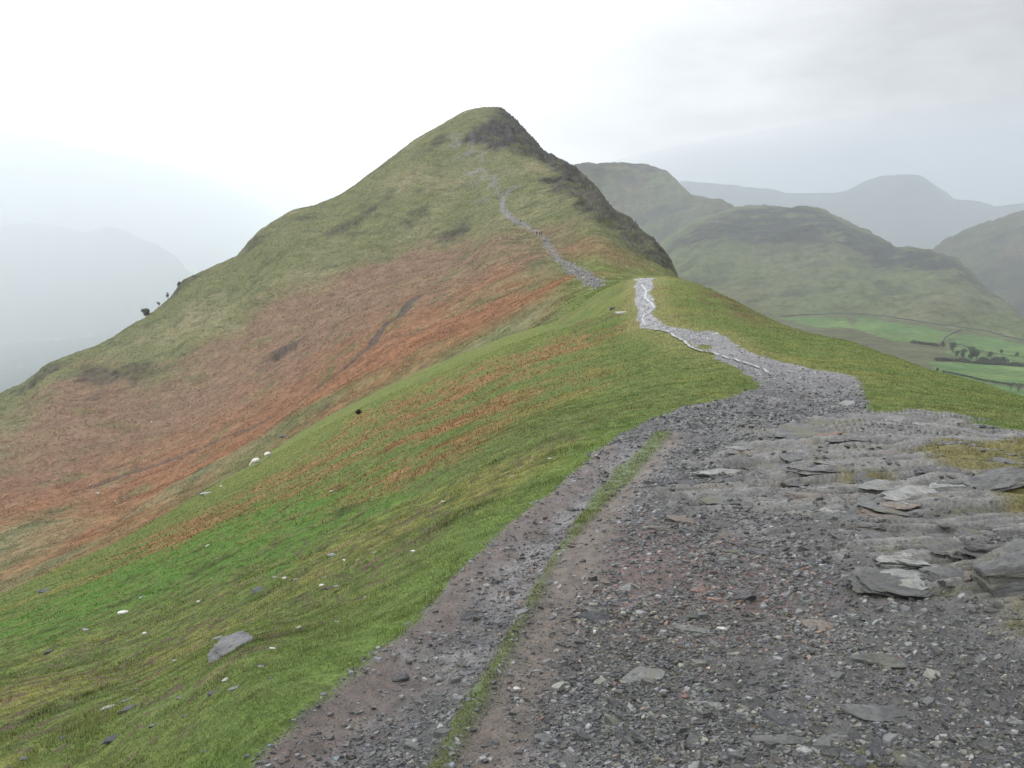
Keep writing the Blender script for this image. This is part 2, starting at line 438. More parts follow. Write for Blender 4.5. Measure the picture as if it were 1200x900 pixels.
crags = [W(p) for p in (
 [(95,438),(108,429),(132,433),(150,427),(178,432),(175,440),(158,453),(140,449),(112,445)],
 [(20,458),(40,443),(62,426),(66,430),(48,446),(28,460)],
 [(280,298),(290,286),(306,272),(312,276),(298,290)],
 [(198,349),(210,333),(232,321),(232,326),(212,340)],
 [(384,276),(410,258),(436,240),(460,226),(462,234),(440,250),(412,268)],
 [(470,262),(500,240),(506,246),(480,266)],
 [(320,412),(345,398),(352,402),(326,416)],
 [(520,275),(545,258),(552,266),(530,282)],
 [(340,262),(352,252),(366,248),(356,258)],
 [(108,470),(120,466),(120,474),(110,476)],
 [(498,168),(520,158),(524,166),(505,174)])]
brk_main = W([(0,690),(-80,700),(-80,480),(0,498),(50,466),(110,424),(120,450),(170,458),(240,402),(330,338),(420,312),(500,285),(560,276),(610,284),(640,298),(668,322),(672,345),(620,366),(560,394),(480,428),(400,465),(340,498),(300,528),(220,580),(130,630)])
brk_right = W([(640,272),(690,280),(740,300),(772,318),(730,318),(690,312),(656,296)])
olive_gap = W([(255,555),(300,520),(350,488),(420,452),(445,446),(400,470),(340,504),(300,532),(262,560)])
brk_near = W([(60,680),(130,648),(250,592),(330,548),(430,482),(520,440),(600,412),(690,378),(735,392),(710,425),(650,480),(560,528),(480,572),(400,598),(300,622),(200,655),(110,682)])
strip = W([(470,960),(503,900),(560,805),(600,735),(625,690),(650,640),(690,590),(725,552),(752,525),(775,506)])
left_rut = W([(330,960),(400,880),(470,800),(540,720),(600,655),(660,600),(720,550),(770,515)])
warp = 0.5 * fbm(X / 0.7, Y / 0.7, 3, 4) + 0.5 * fbm(X / 2.5, Y / 2.5, 31, 3)
def soft(poly, w, wf=0.0, wa=0.0, wn=None):
    d = sd_poly(X, Y, poly) + (warp if wn is None else wn) * (wa + 0.0 * RR)
    return smooth(w, -w, d - wf)
wbig = fbm(X / 22, Y / 22, 77, 5)
sdp = sd_poly(X, Y, path_near)
rs = np.clip(RR, 1, 80)
nr_ = (ROW < NEAR_END + 6)
pd = sdp + .05 * smooth(20, 40, RR) + warp * (0.07 + 0.012 * np.minimum(rs, 22) )* (1 - .3 * smooth(25, 45, RR)) + .03 * fbm(X / .15, Y / .15, 33, 3)
p_near = smooth(0.03, -0.03, pd / (1 + 0.08 * rs)) * nr_
islet = smooth(0.15, -0.15, sd_poly(X, Y, grass_islet) + warp * 0.2) * nr_
p_near = p_near * (1 - islet)
d_strip = d_line(X, Y, strip)
st_w = 0.022 + 0.06 * smooth(3.0, 7.0, RR) + 0.06 * warp
strip_m = smooth(0.05, -0.03, d_strip - st_w) * (RR < 11.5) * nr_
strip_soil = smooth(0.16, 0.0, d_line(X - 0.13, Y, strip) - 0.05 + 0.1 * warp) * (RR < 10) * nr_
edge_soil = smooth(-0.36, -0.10, pd + 0.16 * fbm(X / .3, Y / .3, 91, 3)) * p_near * smooth(15, 5, RR) * (X < 1)
oc = smooth(0.25, -0.25, sd_poly(X, Y, outcrop) - .25 + warp * 1.1) * nr_ * smooth(-0.35, 0.05, fbm(X / 1.1, Y / 0.4, 15, 4) + 0.30)
p_far = smooth(1.2, -1.0, sd_poly(X, Y, path_far) + .5 + 1.2 * smooth(330, 430, RR) + 2.2 * fbm(X / 6, Y / 6, 5, 4)) * far
scree = smooth(14, 2, d_line(X, Y, scree_up) + 9 * fbm(X / 14, Y / 14, 6, 4)) * far * smooth(0.0, 0.35, fbm(X / 7, Y / 10, 62, 3) + .05)
gul = np.maximum(smooth(1.5, 0.3, d_line(X, Y, gully) - .7 - .5 * smooth(255, 300, RR) + .8 * fbm(X / 9, Y / 9, 8, 4)), 0.35 * smooth(1.5, -1.5, sd_poly(X, Y, gully_wide) + 1.0 + 2.5 * fbm(X / 8, Y / 8, 8, 4))) * far
crag = smooth(6, -6, sd_poly(X, Y, crag_peak) + 12 * fbm(X / 26, Y / 26, 21, 5) - 3)
small_crag = np.zeros_like(X)
for i, c in enumerate(crags):
    small_crag = np.maximum(small_crag, smooth(6, -5, sd_poly(X, Y, c) + 9 * fbm(X / 14, Y / 22, 22 + i, 4)))
crag = crag * far * (.78 + .22 * smooth(360, 500, RR)); small_crag = small_crag * far

scar = W([(838,343),(860,346),(885,358),(908,374),(900,384),(878,380),(858,366),(842,352)])
lush_p = W([(0,735),(90,688),(200,640),(300,592),(420,560),(470,585),(400,630),(330,668),(220,690),(120,715),(40,770),(0,800)])
moss_m = np.zeros_like(X)
for P_ in ([(1085,522),(1110,512),(1200,516),(1300,525),(1300,552),(1200,546),(1120,542)],[(1170,566),(1200,560),(1260,566),(1240,590),(1185,588)],[(1150,690),(1200,682),(1240,700),(1215,735),(1170,735)],[(1000,874),(1018,870),(1030,878),(1014,886)],[(985,548),(1040,545),(1040,552),(990,554)]):
    moss_m = np.maximum(moss_m, smooth(.12, -.12, sd_poly(X, Y, W(P_)) + warp * .35) * nr_)

# --- relief
zn = fell.z0
slope_s = 0.35 * X + Y                                            # runs with the slope's contours on the near flank
tuf = fbm(X / 0.26, Y / 0.26, 2, 3); hum = fbm(X / 1.7, Y / 1.7, 1, 4) * 0.05 + tuf * 0.026
terr = fbm(slope_s / 7.0, zn / 0.55, 12, 3)                       # sheep-trod steps along the flank
ter2 = fbm(slope_s / 0.9, zn / 0.14, 16, 3) * smooth(60, 30, RR)
lush = smooth(.8, -.8, sd_poly(X, Y, lush_p) + warp * 2.0) * nr_
tus_g = fbm(X / .75, Y / .75, 18, 3)
grassy = (1 - np.clip(p_near + oc, 0, 1))
lin = np.clip(RR / 25, 0.25, 2.2)
dz_near = grassy * (hum * lin + terr * 0.035 * lin * smooth(3, 12, RR) + ter2 * .022 * lin + tus_g * (.03 + .09 * lush) * smooth(3, 9, RR) * smooth(60, 30, RR))
gr = fbm(X / 0.09, Y / 0.09, 40, 3) * 0.008 + fbm(X / 0.5, Y / 0.5, 41, 4) * 0.028
dz_near = dz_near + p_near * gr * np.clip(RR / 6, .8, 2) - 0.045 * p_near * smooth(0.35, 0.0, d_line(X, Y, left_rut)) * (RR < 12) + 0.022 * strip_m - 0.05 * smooth(0.0, -0.35, pd) * p_near
th = math.radians(-12); xa = X * math.cos(th) + Y * math.sin(th); ya = -X * math.sin(th) + Y * math.cos(th)
saw = (ya + 0.34 * fbm(xa / 2.6, ya / 0.9, 58, 3, .4) + .03 * fbm(xa / .5, ya / .3, 66, 2)) / 0.36; saw = saw - np.floor(saw)
saw2 = (ya + 0.16 * fbm(xa / 1.5, ya / 0.5, 59, 3, .4)) / 0.14; saw2 = saw2 - np.floor(saw2)
lay = 0.62 * smooth(0, .16, saw) * (1 - .75 * saw) + 0.38 * smooth(9, 5, RR) * smooth(0, .2, saw2) * (1 - .75 * saw2) + .35 * fbm(xa / .9, ya / .35, 60, 4) + .15 + .14 * smooth(5, 9, RR)
dz_near = dz_near + oc * ((lay - 0.4) * 0.115 + fbm(X / 1.6, Y / 1.0, 54, 3) * 0.06 - .02)
tr_far = fbm((X * 0.5 + Y) / 40, zn / 5.0, 13, 4)
dz_far = far * (fbm(X / 45, Y / 45, 4, 5) * 2.2 + tr_far * 0.5 + fbm(X / 5, Y / 5, 9, 3) * 0.22)
cr_n = ridged(X / 26, (Y + 1.2 * zn) / 13, 23, 5, 0.6)
dz_far = dz_far + crag * (cr_n - 0.62) * 7 * (1 - .75 * smooth(640, 690, RR)) + small_crag * (ridged(X / 12, zn / 3.5, 29, 4) - 0.6) * 4.0 + p_far * fbm(X / 3, Y / 3, 14, 3) * 0.35 - gul * 0.9
dz_far = dz_far + crag * ((ridged(X / 9, (Y + 1.3 * zn) / 5, 24, 4, .6) - .6) * 3.2 * (1 - .6 * smooth(640, 690, RR)))
dz_far *= smooth(0, 90, RR - 90)
fell.z = fell.z0 + dz_near * nr_ + dz_far

# --- colour
def c3(*c): return np.array(c, np.float32)
n1 = fbm(X / 3.2, Y / 3.2, 101, 4); n2 = fbm(X / 0.5, Y / 0.5, 102, 4); n3 = fbm(X / 9, Y / 9, 103, 4); n4 = fbm(X / 0.12, Y / 0.12, 104, 3)
st_n = fbm(slope_s / 4.0, zn / 0.35 + RR * 0.0, 105, 4)
G = np.broadcast_to(c3(0.088, 0.122, 0.029), X.shape + (3,)).copy()
G = mixc(G, (0.140, 0.142, 0.034), smooth(0.0, 0.7, n1 + 0.5 * n2 + .3 * smooth(12, 5, RR)))
G = mixc(G, (0.045, 0.082, 0.014), smooth(0.15, 0.6, n2 * 0.6 + st_n * 0.6 - n1 * .2) * 0.8)
G = mixc(G, (0.052, 0.098, 0.018), smooth(.2, .55, fbm(X / 1.1, Y / 1.1, 131, 3) + .5 * st_n - .2) * .85 * smooth(4, 9, RR))
G = mixc(G, (0.15, 0.112, 0.060), smooth(.38, .66, fbm(X / .5, Y / .5, 132, 4)) * .8 * smooth(18, 6, RR))
G = mixc(G, (0.045, 0.056, 0.018), smooth(.05, .5, -tuf) * .75 * smooth(30, 10, RR))  # hollows of the tuft relief darkened, shade put into the turf colour
G = mixc(G, (0.040, 0.062, 0.014), smooth(.2, .6, .6 * ter2 + .6 * n2) * .6)  # dark flecks: tussock shadows painted into the turf
G = mixc(G, (0.16, 0.165, 0.045), smooth(.3, .7, -ter2 + .2 * n2) * .25)
G = mixc(G, (0.165, 0.125, 0.05), smooth(0.25, 0.7, n4 * 0.5 + n3 * 0.5 - .15 * n2) * 0.7 * smooth(22, 6, RR))
G = mixc(G, (0.078, 0.120, 0.028), smooth(0.1, 0.5, -n3 + 0.4 * n1) * 0.6)
fringe = smooth(0.9, 0.1, sdp) * (sdp > 0) * smooth(16, 7, RR)
G = mixc(G, (0.075, 0.125, 0.026), fringe * 0.7)                   # lush margin beside the trodden path
far_green = smooth(20, 60, RR)
G = mixc(G, (0.110, 0.128, 0.030), far_green * 0.5)
bn = sd_poly(X, Y, brk_near)
bmask = smooth(1.5, -3.0, bn + 3 * fbm(X / 7, Y / 7, 61, 3)) * smooth(-0.06, 0.42, 0.25 * st_n + 0.45 * n2 + 0.36 * n3 + 0.40 * n1 + 0.15) * nr_
rust = mixc(np.broadcast_to(c3(0.19, 0.088, 0.036), X.shape + (3,)), (0.20, 0.125, 0.055), smooth(-.2, .5, n2))
rust = mixc(rust, (0.085, 0.035, 0.015), smooth(0.3, 0.7, st_n))
G = G * (1 - bmask[..., None] * .85) + rust * bmask[..., None] * .85
# far side
f1 = fbm(X / 60, Y / 60, 111, 5); f2 = fbm(X / 14, Y / 14, 112, 5); f3 = fbm(X / 3.5, Y / 3.5, 113, 4)
sf = fbm((X * 0.5 + Y) / 30, zn / 3.0, 114, 4)
H = np.broadcast_to(c3(0.102, 0.108, 0.042), X.shape + (3,)).copy()
H = mixc(H, (0.150, 0.136, 0.066), smooth(-.1, .6, f1 + .4 * f2))
H = mixc(H, (0.066, 0.080, 0.032), smooth(.05, .6, f2 + .3 * sf + .2 * f3) * .8)
H = mixc(H, (0.052, 0.055, 0.032), smooth(.25, .7, sf * .8 + .5 * f3) * .55)
bm = smooth(20, -26, sd_poly(X, Y, brk_main) + 36 * f1 + 14 * f2)
bm = np.maximum(bm, smooth(12, -12, sd_poly(X, Y, brk_right) + 14 * f1) * 0.7)
bm = bm * (1 - 0.85 * smooth(8, -6, sd_poly(X, Y, olive_gap) + 6 * f2))
brk = np.broadcast_to(c3(0.146, 0.091, 0.055), X.shape + (3,)).copy()
brk = mixc(brk, (0.160, 0.100, 0.054), smooth(-.1, .7, f1 + .5 * f2))
brk = mixc(brk, (0.195, 0.080, 0.030), smooth(310, 150, RR + 50 * f2) * .75)
brk = mixc(brk, (0.105, 0.100, 0.038), smooth(.05, .5, f2 * .7 + sf * .5 + .2 * f1 - .1) * .75)
brk = mixc(brk, (0.095, 0.052, 0.034), smooth(.1, .6, f3 * .7 + sf * .5) * .55)
H = H * (1 - bm[..., None]) + brk * bm[..., None]
lush_col = smooth(330, 150, RR) * smooth(math.radians(2), math.radians(5), np.arctan2(X, Y)) * (1 - bm)
H = mixc(H, (0.098, 0.132, 0.024), lush_col * .8)
rock_f = np.broadcast_to(c3(0.050, 0.045, 0.044), X.shape + (3,)).copy()
rock_f = mixc(rock_f, (0.090, 0.082, 0.080), smooth(0, .6, fbm(X / 4, (Y + zn) / 4, 115, 4)))
rock_f = mixc(rock_f, (0.080, 0.088, 0.034), smooth(-.02, .35, fbm(X / 16, (Y + 1.5 * zn) / 9, 116, 5)) * .9)
for m_, k_ in ((crag, 1.0), (small_crag, .65)): H = H * (1 - m_[..., None] * k_) + rock_f * m_[..., None] * k_
H = mixc(H, (0.058, 0.053, 0.050), gul * .85)
H = mixc(H, (0.155, 0.148, 0.143), scree * .55)
pf = np.broadcast_to(c3(0.19, 0.18, 0.178), X.shape + (3,)); pf = mixc(pf, (0.10, 0.10, 0.085), smooth(0, .5, fbm(X / 2.2, Y / 2.2, 117, 4)))
H = H * (1.22 - .22 * np.maximum(crag, small_crag)[..., None]); Hg = H.mean(-1, keepdims=True); H = H * .84 + Hg * .16  # peak lightened and greyed, distance haze put into its colour
H = H * (1 - p_far[..., None]) + pf * p_far[..., None]
mound = smooth(22, 40, RR) * (X > 4)
G = mixc(G, (0.098, 0.062, 0.034), mound * smooth(.0, .45, fbm(X / 2.2, Y / 3.5, 134, 4)) * .75 * smooth(34, 48, RR))
G = mixc(G, (0.060, 0.105, 0.020), mound * smooth(-.1, .5, fbm(X / 3.5, Y / 5, 135, 4)) * .6)
G = mixc(G, (0.055, 0.10, 0.018), smooth(20, 40, RR) * (X < 8) * smooth(.15, .6, fbm(slope_s / 5, zn / 1.2, 136, 4)) * .6)
edge_turf = smooth(1.6, .2, sdp) * smooth(14, 28, RR)
G = mixc(G, (0.165, 0.155, 0.055), edge_turf * .55)
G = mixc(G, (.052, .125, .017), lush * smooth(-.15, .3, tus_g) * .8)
G = mixc(G, (.030, .058, .012), (.35 + .65 * lush) * smooth(-.05, -.4, tus_g) * smooth(3, 9, RR) * smooth(70, 30, RR) * .85)  # shadows between tussocks put into the colour of the hollows
scm = smooth(1.2, -1.2, sd_poly(X, Y, scar) + 2.0 * fbm(X / 2, Y / 2, 19, 4))
G = mixc(G, (.105, .072, .036), scm * .6 * smooth(-.3, .3, n2))
G = mixc(G, (.04, .028, .02), scm * smooth(.25, .5, fbm(X / 1.2, Y / 1.6, 20, 3)) * .8)
specks = smooth(.16, .40, fbm(X / .13, Y / .13, 137, 3) + .35 * fbm(X / 1.3, Y / 1.3, 138, 3)) * smooth(16, 7, RR) * smooth(.3, 1.0, sdp)
G = mixc(G, (.070, .052, .038), specks * .85)
Gg = G.mean(-1, keepdims=True); G = G * .86 + Gg * .14
G *= np.array([1.36, 1.29, 1.25], np.float32)
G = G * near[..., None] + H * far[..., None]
# path, soil, bedrock
g1 = fbm(X / 0.6, Y / 0.6, 121, 4); g2 = fbm(X / 0.06, Y / 0.06, 122, 3)
Pc = np.broadcast_to(c3(0.078, 0.075, 0.072), X.shape + (3,)).copy()
Pc = mixc(Pc, (0.145, 0.135, 0.135), smooth(0, .6, g1 + .3 * g2)); Pc = mixc(Pc, (0.055, 0.05, 0.05), smooth(.1, .6, -g1 + .4 * g2) * .7)
rut_m = smooth(0.45, 0.1, d_line(X, Y, left_rut)) * (RR < 12)
Pc = mixc(Pc, (0.215, 0.205, 0.205), rut_m * smooth(-.6, .35, fbm(X / .5, Y / .5, 125, 4)) * .85)
Pc = mixc(Pc, (0.21, 0.20, 0.20), smooth(11, 24, RR) * .6)  # wet sheen put into the colour: the path pales with distance
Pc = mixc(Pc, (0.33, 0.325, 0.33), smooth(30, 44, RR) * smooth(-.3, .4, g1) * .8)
red_spot = smooth(1.0, .2, np.hypot(X - 0.75, (Y - 3.75) * .8) + .4 * g1)
Pc = mixc(Pc, (0.14, 0.085, 0.07), red_spot * .55)
Pc = mixc(Pc, (0.112, 0.084, 0.068), edge_soil * .9)
Pc = mixc(Pc, (0.132, 0.104, 0.080), strip_soil * .8)
Pc = mixc(Pc, (0.085, 0.115, 0.024), strip_m * .9)
Rc = np.broadcast_to(c3(0.100, 0.100, 0.093), X.shape + (3,)).copy()
Rc = mixc(Rc, (0.165, 0.162, 0.150), smooth(.4, .8, lay)); Rc = mixc(Rc, (0.040, 0.040, 0.040), smooth(.36, .14, lay) * .9)
Rc = mixc(Rc, (0.15, 0.125, 0.09), smooth(.15, .6, fbm(X / .5, Y / .3, 127, 4)) * .6)
Rc = mixc(Rc, (0.115, 0.112, 0.045), smooth(.0, .4, fbm(X / .8, Y / .5, 128, 4)) * smooth(.85, .4, lay) * .75)
path_m = p_near
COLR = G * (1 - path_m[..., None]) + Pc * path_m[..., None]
COLR0 = None; ocm = oc * smooth(.6, .1, sdp)
COLR = COLR * (1 - ocm[..., None]) + Rc * ocm[..., None]
COLR = mixc(COLR, (.135, .120, .030), moss_m * .9)
COLR *= (1 - 0.25 * smooth(0.0, .5, -n4)[..., None] * nr_[..., None])
fell.col = COLR

def fmean(a): return 0.25 * (a[:-1, :-1] + a[1:, :-1] + a[:-1, 1:] + a[1:, 1:])
row_f = ROW[:-1, :-1]
is_hill = row_f >= NEAR_END
f_oc = (fmean(ocm) > .5) & ~is_hill
f_path = (fmean(path_m) > .5) & ~is_hill & ~f_oc
f_pfar = (fmean(p_far) > .5) & is_hill
tag(fell.build('ground', M_GROUND, COLR, ~is_hill & ~f_oc & ~f_path), 'green turf slope of the near ridge falling away beside the path', kind='structure')
tag(fell.build('path', M_PATH, COLR, f_path), 'wide grey slate gravel path running along the near ridge', kind='structure')
tag(fell.build('rock_outcrop', M_OUTCROP, COLR, f_oc), 'bare layered slate bedrock showing through beside the path', kind='structure')
tag(fell.build('hill', M_HILL, COLR, is_hill & ~f_pfar), 'steep peak with rusty bracken flank, green top and dark crag', kind='structure')
tag(fell.build('path', M_HILL, COLR, f_pfar), 'pale eroded path climbing the ridge of the peak', kind='structure')

def gz(x, y): return fell.sample(fell.z, x, y)
def gpt(u, v):
    p = hp(u, v); p[2] = gz(p[0], p[1])[0]; return p

# ------------------------------------------------------------------ distant fells and valleys
def cols(u0, u1, step=0.09):
    a0 = float(ray(u0, 300)[0]); a1 = float(ray(u1, 300)[0])
    return np.arange(a0, a1, math.radians(step))

def build_hill(name, label, u0, u1, lines, counts, amp, colf, back=(500, -330.0), blur=0.1, front=None, mat=None, edge_fall=True):
    az = cols(u0, u1)
    Rl, Zl = [], []
    if front: Rl.append(np.full(az.shape, front[0])); Zl.append(np.full(az.shape, front[1]))
    for i, p in enumerate(lines):
        r_, z_ = line_on(az, p, blur if i == len(lines) - 1 else 0.7, .09); Rl.append(r_); Zl.append(z_)
    Rl.append(Rl[-1] + back[0] * .5); Zl.append(Zl[-1] - 60); Rl.append(Rl[-1] + back[0]); Zl.append(np.full(az.shape, back[1]))
    R = np.stack(Rl, 1); Z = np.stack(Zl, 1)
    for k in range(1, R.shape[1]): R[:, k] = np.maximum(R[:, k], R[:, k - 1] * 1.01)
    h = Polar(az, R, Z, counts + [8, 8])
    c = colf(h, amp)
    o = h.build(name, mat or M_FAR, c)
    tag(o, label, kind='structure'); h.obj = o
    return h

def col_fell(sc, crag_lo, crag_amp, brk_amt=0.3, crag_poly=None, seed=0, tone=1.0):
    def f(h, amp):
        x, y, z = h.x, h.y, h.z0
        big = fbm(x / (320 * sc), y / (320 * sc), 200 + seed, 5); md = fbm(x / (60 * sc), y / (60 * sc), 201 + seed, 5)
        rg = ridged(x / (230 * sc), (y + 2 * z) / (160 * sc), 202 + seed, 5, .6)
        er = ridged(x / (95 * sc), (y + 2 * z) / (70 * sc), 206 + seed, 5, .6); h.z = z + amp * (big + .5 * md) + amp * 2.6 * (rg - .6) + amp * 1.1 * (er - .6)
        c = np.broadcast_to(c3(.092, .102, .052), x.shape + (3,)).copy()
        c = mixc(c, (.125, .110, .062), smooth(-.1, .5, big)); c = mixc(c, (.045, .055, .026), smooth(.0, .45, md)); c = mixc(c, (.035, .035, .032), smooth(.62, .3, rg) * .7)
        c = mixc(c, (.135, .080, .052), smooth(.0, .5, fbm(x / (150 * sc), y / (150 * sc), 203 + seed, 4)) * brk_amt)
        top = smooth(crag_lo, crag_lo + 90, z + 60 * big)
        if crag_poly is not None: top = np.maximum(top * 0.4, smooth(35, -35, sd_poly(x, y, crag_poly) + 70 * md))
        k = top * smooth(-.1, .35, fbm(x / (70 * sc), (y + 3 * z) / (50 * sc), 204 + seed, 5) + crag_amp)
        c = mixc(c, (.045, .043, .048), k)
        return c * tone
    return f

# right-hand valley floor with its spur
A_lines = [
 [(560,520,620),(900,440,760),(1000,445,800),(1200,470,760),(1400,500,760)],
 [(560,430,1050),(900,403,1150),(1000,410,1120),(1100,422,1080),(1200,436,1020),(1400,450,1000)],
 [(560,385,1500),(740,372,1560),(900,366,1600),(945,369,1560),(1010,370,1530),(1080,380,1460),(1150,392,1400),(1200,402,1350),(1400,430,1300)],
 [(560,360,2000),(700,345,2100),(740,318,2250),(775,282,2340),(800,267,2360),(830,254,2330),(863,245,2350),(880,243,2340),(910,242,2320),(943,242,2300),(967,247,2270),(987,258,2230),(1007,268,2190),(1030,277,2140),(1048,287,2100),(1077,288,2060),(1097,293,2020),(1120,303,1960),(1140,320,1890),(1153,337,1830),(1170,350,1760),(1193,367,1660),(1210,382,1600),(1300,430,1500),(1400,450,1450)],
]
def colA(h, amp):
    x, y, z = h.x, h.y, h.z0
    row = np.broadcast_to(np.arange(h.r.shape[1])[None, :], h.r.shape)
    hill = smooth(h.first[3], h.first[3] + 40, row)
    big = fbm(x / 260, y / 260, 210, 5); md = fbm(x / 50, y / 50, 211, 5)
    rg = ridged(x / 170, (y + 2.2 * z) / 120, 212, 5, .6)
    er = ridged(x / 60, (y + 2.2 * z) / 45, 216, 5, .6); h.z = z + hill * (6 * big + 4 * md + 16 * (rg - .6) + 7 * (er - .6)) + (1 - hill) * 1.2 * big
    c = np.broadcast_to(c3(.092, .108, .050), x.shape + (3,)).copy()
    c = mixc(c, (.104, .106, .058), smooth(-.1, .5, big)); c = mixc(c, (.056, .066, .032), smooth(.05, .5, md) * .8); c = mixc(c, (.040, .042, .034), hill * smooth(.58, .3, rg) * .5)
    pt = lambda P: [tuple(h.hit(u, v)[:2]) for u, v in P]
    crg = smooth(30, -40, sd_poly(x, y, pt([(775,300),(800,275),(863,247),(943,243),(987,260),(1030,280),(1077,290),(1120,305),(1152,337),(1168,352),(1150,345),(1115,325),(1080,312),(1030,312),(980,292),(930,300),(890,292),(850,282),(800,292)])) + 60 * md + 40 * big)
    k = crg * smooth(-.25, .3, fbm(x / 70, (y + 3 * z) / 40, 213, 5) + .28)
    c = mixc(c, (.028, .026, .028), k * .95)
    # meadows and rough pasture on the floor
    fld = mixc(np.broadcast_to(c3(.080, .138, .050), x.shape + (3,)), (.105, .155, .058), smooth(-.3, .4, fbm(x / 120, y / 120, 214, 3)))
    meadow = np.zeros_like(x)
    for P in ([(1090,424),(1200,428),(1330,436),(1330,462),(1200,452),(1140,446),(1096,436)],
              [(1005,372),(1080,383),(1125,393),(1090,404),(1045,400),(1000,385)],
              [(1128,392),(1165,396),(1200,405),(1330,430),(1330,445),(1200,424),(1150,412),(1110,402)],
              [(915,372),(990,372),(1000,384),(960,384)],
              [(1110,404),(1150,414),(1200,426),(1150,424),(1110,414)],
              [(1100,440),(1200,456),(1330,470),(1330,500),(1200,480),(1120,455)]):
        meadow = np.maximum(meadow, smooth(4, -4, sd_poly(x, y, pt(P)) + 5 * md))
    rough = mixc(np.broadcast_to(c3(.088, .092, .052), x.shape + (3,)), (.075, .085, .045), smooth(-.2, .4, md))
    rough = mixc(rough, (.085, .070, .052), smooth(.1, .6, md + .4 * big) * .7)
    low = 1 - smooth(h.first[3] - 12, h.first[3] + 10, row)
    c = c * (1 - low[..., None]) + rough * low[..., None]
    c = c * (1 - meadow[..., None]) + fld * meadow[..., None]
    return c
hillA = build_hill('hill', 'middle distance spur with dark crags above the green valley', 560, 1400, A_lines, [10, 50, 70, 190], 0, colA, front=(420, -250.0))
B_lines = [[(520,400,2350),(1000,380,2350)],
 [(520,330,2430),(620,230,2646),(663,193,2686),(677,190,2701),(707,192,2717),(733,190,2733),(760,192,2733),(770,194,2725),(780,198,2701),(793,210,2670),(800,218,2646),(810,230,2622),(843,233,2591),(863,244,2559),(900,262,2488),(1000,330,2450)]]
hillB = build_hill('hill', 'broad flat topped fell rising behind the peak and the spur', 520, 1000, B_lines, [10, 160], 7, col_fell(1.2, 60, .0, .3, None, 3), front=(2200, -300.0))
C_lines = [[(560,330,5200),(1400,330,5200)],
 [(560,260,5800),(700,225,6100),(800,213,6200),(830,214,6200),(870,218,6150),(900,220,6100),(920,227,6100),(960,227,6000),(990,225,5950),(1010,215,5900),(1030,207,5850),(1050,205,5800),(1060,204,5800),(1075,204,5800),(1085,208,5800),(1100,219,5850),(1118,234,5900),(1150,236,6000),(1165,241,6000),(1200,237,6000),(1280,228,6000),(1400,250,6000)]]
hillC = build_hill('hill', 'far hazy mountain range with one rounded summit', 560, 1400, C_lines, [8, 110], 9, col_fell(2.0, 120, .05, .2, None, 7, .55), front=(4300, -300.0))
D_lines = [[(1000,400,2106),(1400,400,2028)], [(1000,345,2574),(1060,320,2652),(1090,298,2691),(1110,280,2730),(1130,270,2769),(1150,262,2808),(1200,248,2847),(1300,235,2886),(1400,230,2886)]]
hillD = build_hill('hill', 'brown heathery fellside closing the valley beyond the spur', 1000, 1400, D_lines, [8, 110], 10, col_fell(1.2, 80, -.05, .9, None, 5, .62), front=(1980, -300.0))
E_lines = [[(-220,366,2150),(330,366,2150)], [(-220,290,2700),(-100,268,2700),(0,263,2700),(40,262,2700),(80,268,2650),(100,272,2650),(130,266,2600),(150,270,2580),(185,286,2520),(205,300,2480),(222,318,2420),(260,345,2300),(330,370,2200)]]
hillE = build_hill('hill', 'faint misty fell across the lake valley', -220, 330, E_lines, [8, 90], 6, col_fell(1.2, 60, -.1, .2, None, 6), front=(1900, -300.0), back=(500, -330))

# left-hand valley floor, hazy fields and woods, reaching to the horizon all round
azv = np.radians(np.concatenate([np.arange(-179.9, -44, 2.0), np.arange(-44, -8, .12), np.arange(-8, 180, 2.0)]))
Rv = np.stack([np.full(azv.shape, v) for v in (300., 900., 1300., 2000., 3600., 14000.)], 1); Zv = np.full(Rv.shape, -268.0)
val = Polar(azv, Rv, Zv, [40, 70, 60, 12, 6])
idc, edge = cells(val.x / 190, val.y / 260, 5)
idw, _e = cells(val.x / 330, val.y / 330, 9)
vn = fbm(val.x / 30, val.y / 30, 301, 4)
woods = np.maximum(smooth(.42, .38, idw + .12 * vn) * smooth(3000, 1900, val.r), smooth(1800, 1560, val.r + 160 * vn + 160 * fbm(val.x / 150, val.y / 150, 302, 3)) * smooth(-.45, -.2, fbm(val.x / 60, val.y / 60, 304, 3)))
woods = np.maximum(woods, smooth(.05, .02, edge + .02 * vn))
vc = mixc(np.broadcast_to(c3(.40, .50, .34), val.x.shape + (3,)), (.56, .58, .46), smooth(.3, .8, idc)); vc = mixc(vc, (.07, .085, .065), woods)
rt = smooth(-.05, .15, val.az)[:, None] + 0 * val.x; vc = mixc(vc, (.07, .085, .045), rt)
val.z = val.z + woods * (6 + 4 * fbm(val.x / 12, val.y / 12, 303, 3)); val.z0 = val.z
wf = fmean(woods) > .5
tag(val.build('valley_floor', M_FAR, vc, ~wf), 'misty valley floor of pale fields far below', kind='structure')
tag(val.build('forest', M_FAR, vc, wf), 'dark woods on the misty valley floor far below', kind='stuff')
#PART2
WATER_LINES = ([(766,386),(783,389),(800,400),(808,407),(823,412),(842,416),(867,422),(883,427),(900,434)], [(757,382),(752,373),(757,367),(763,365),(767,361),(763,355),(756,349),(757,341),(752,333)])
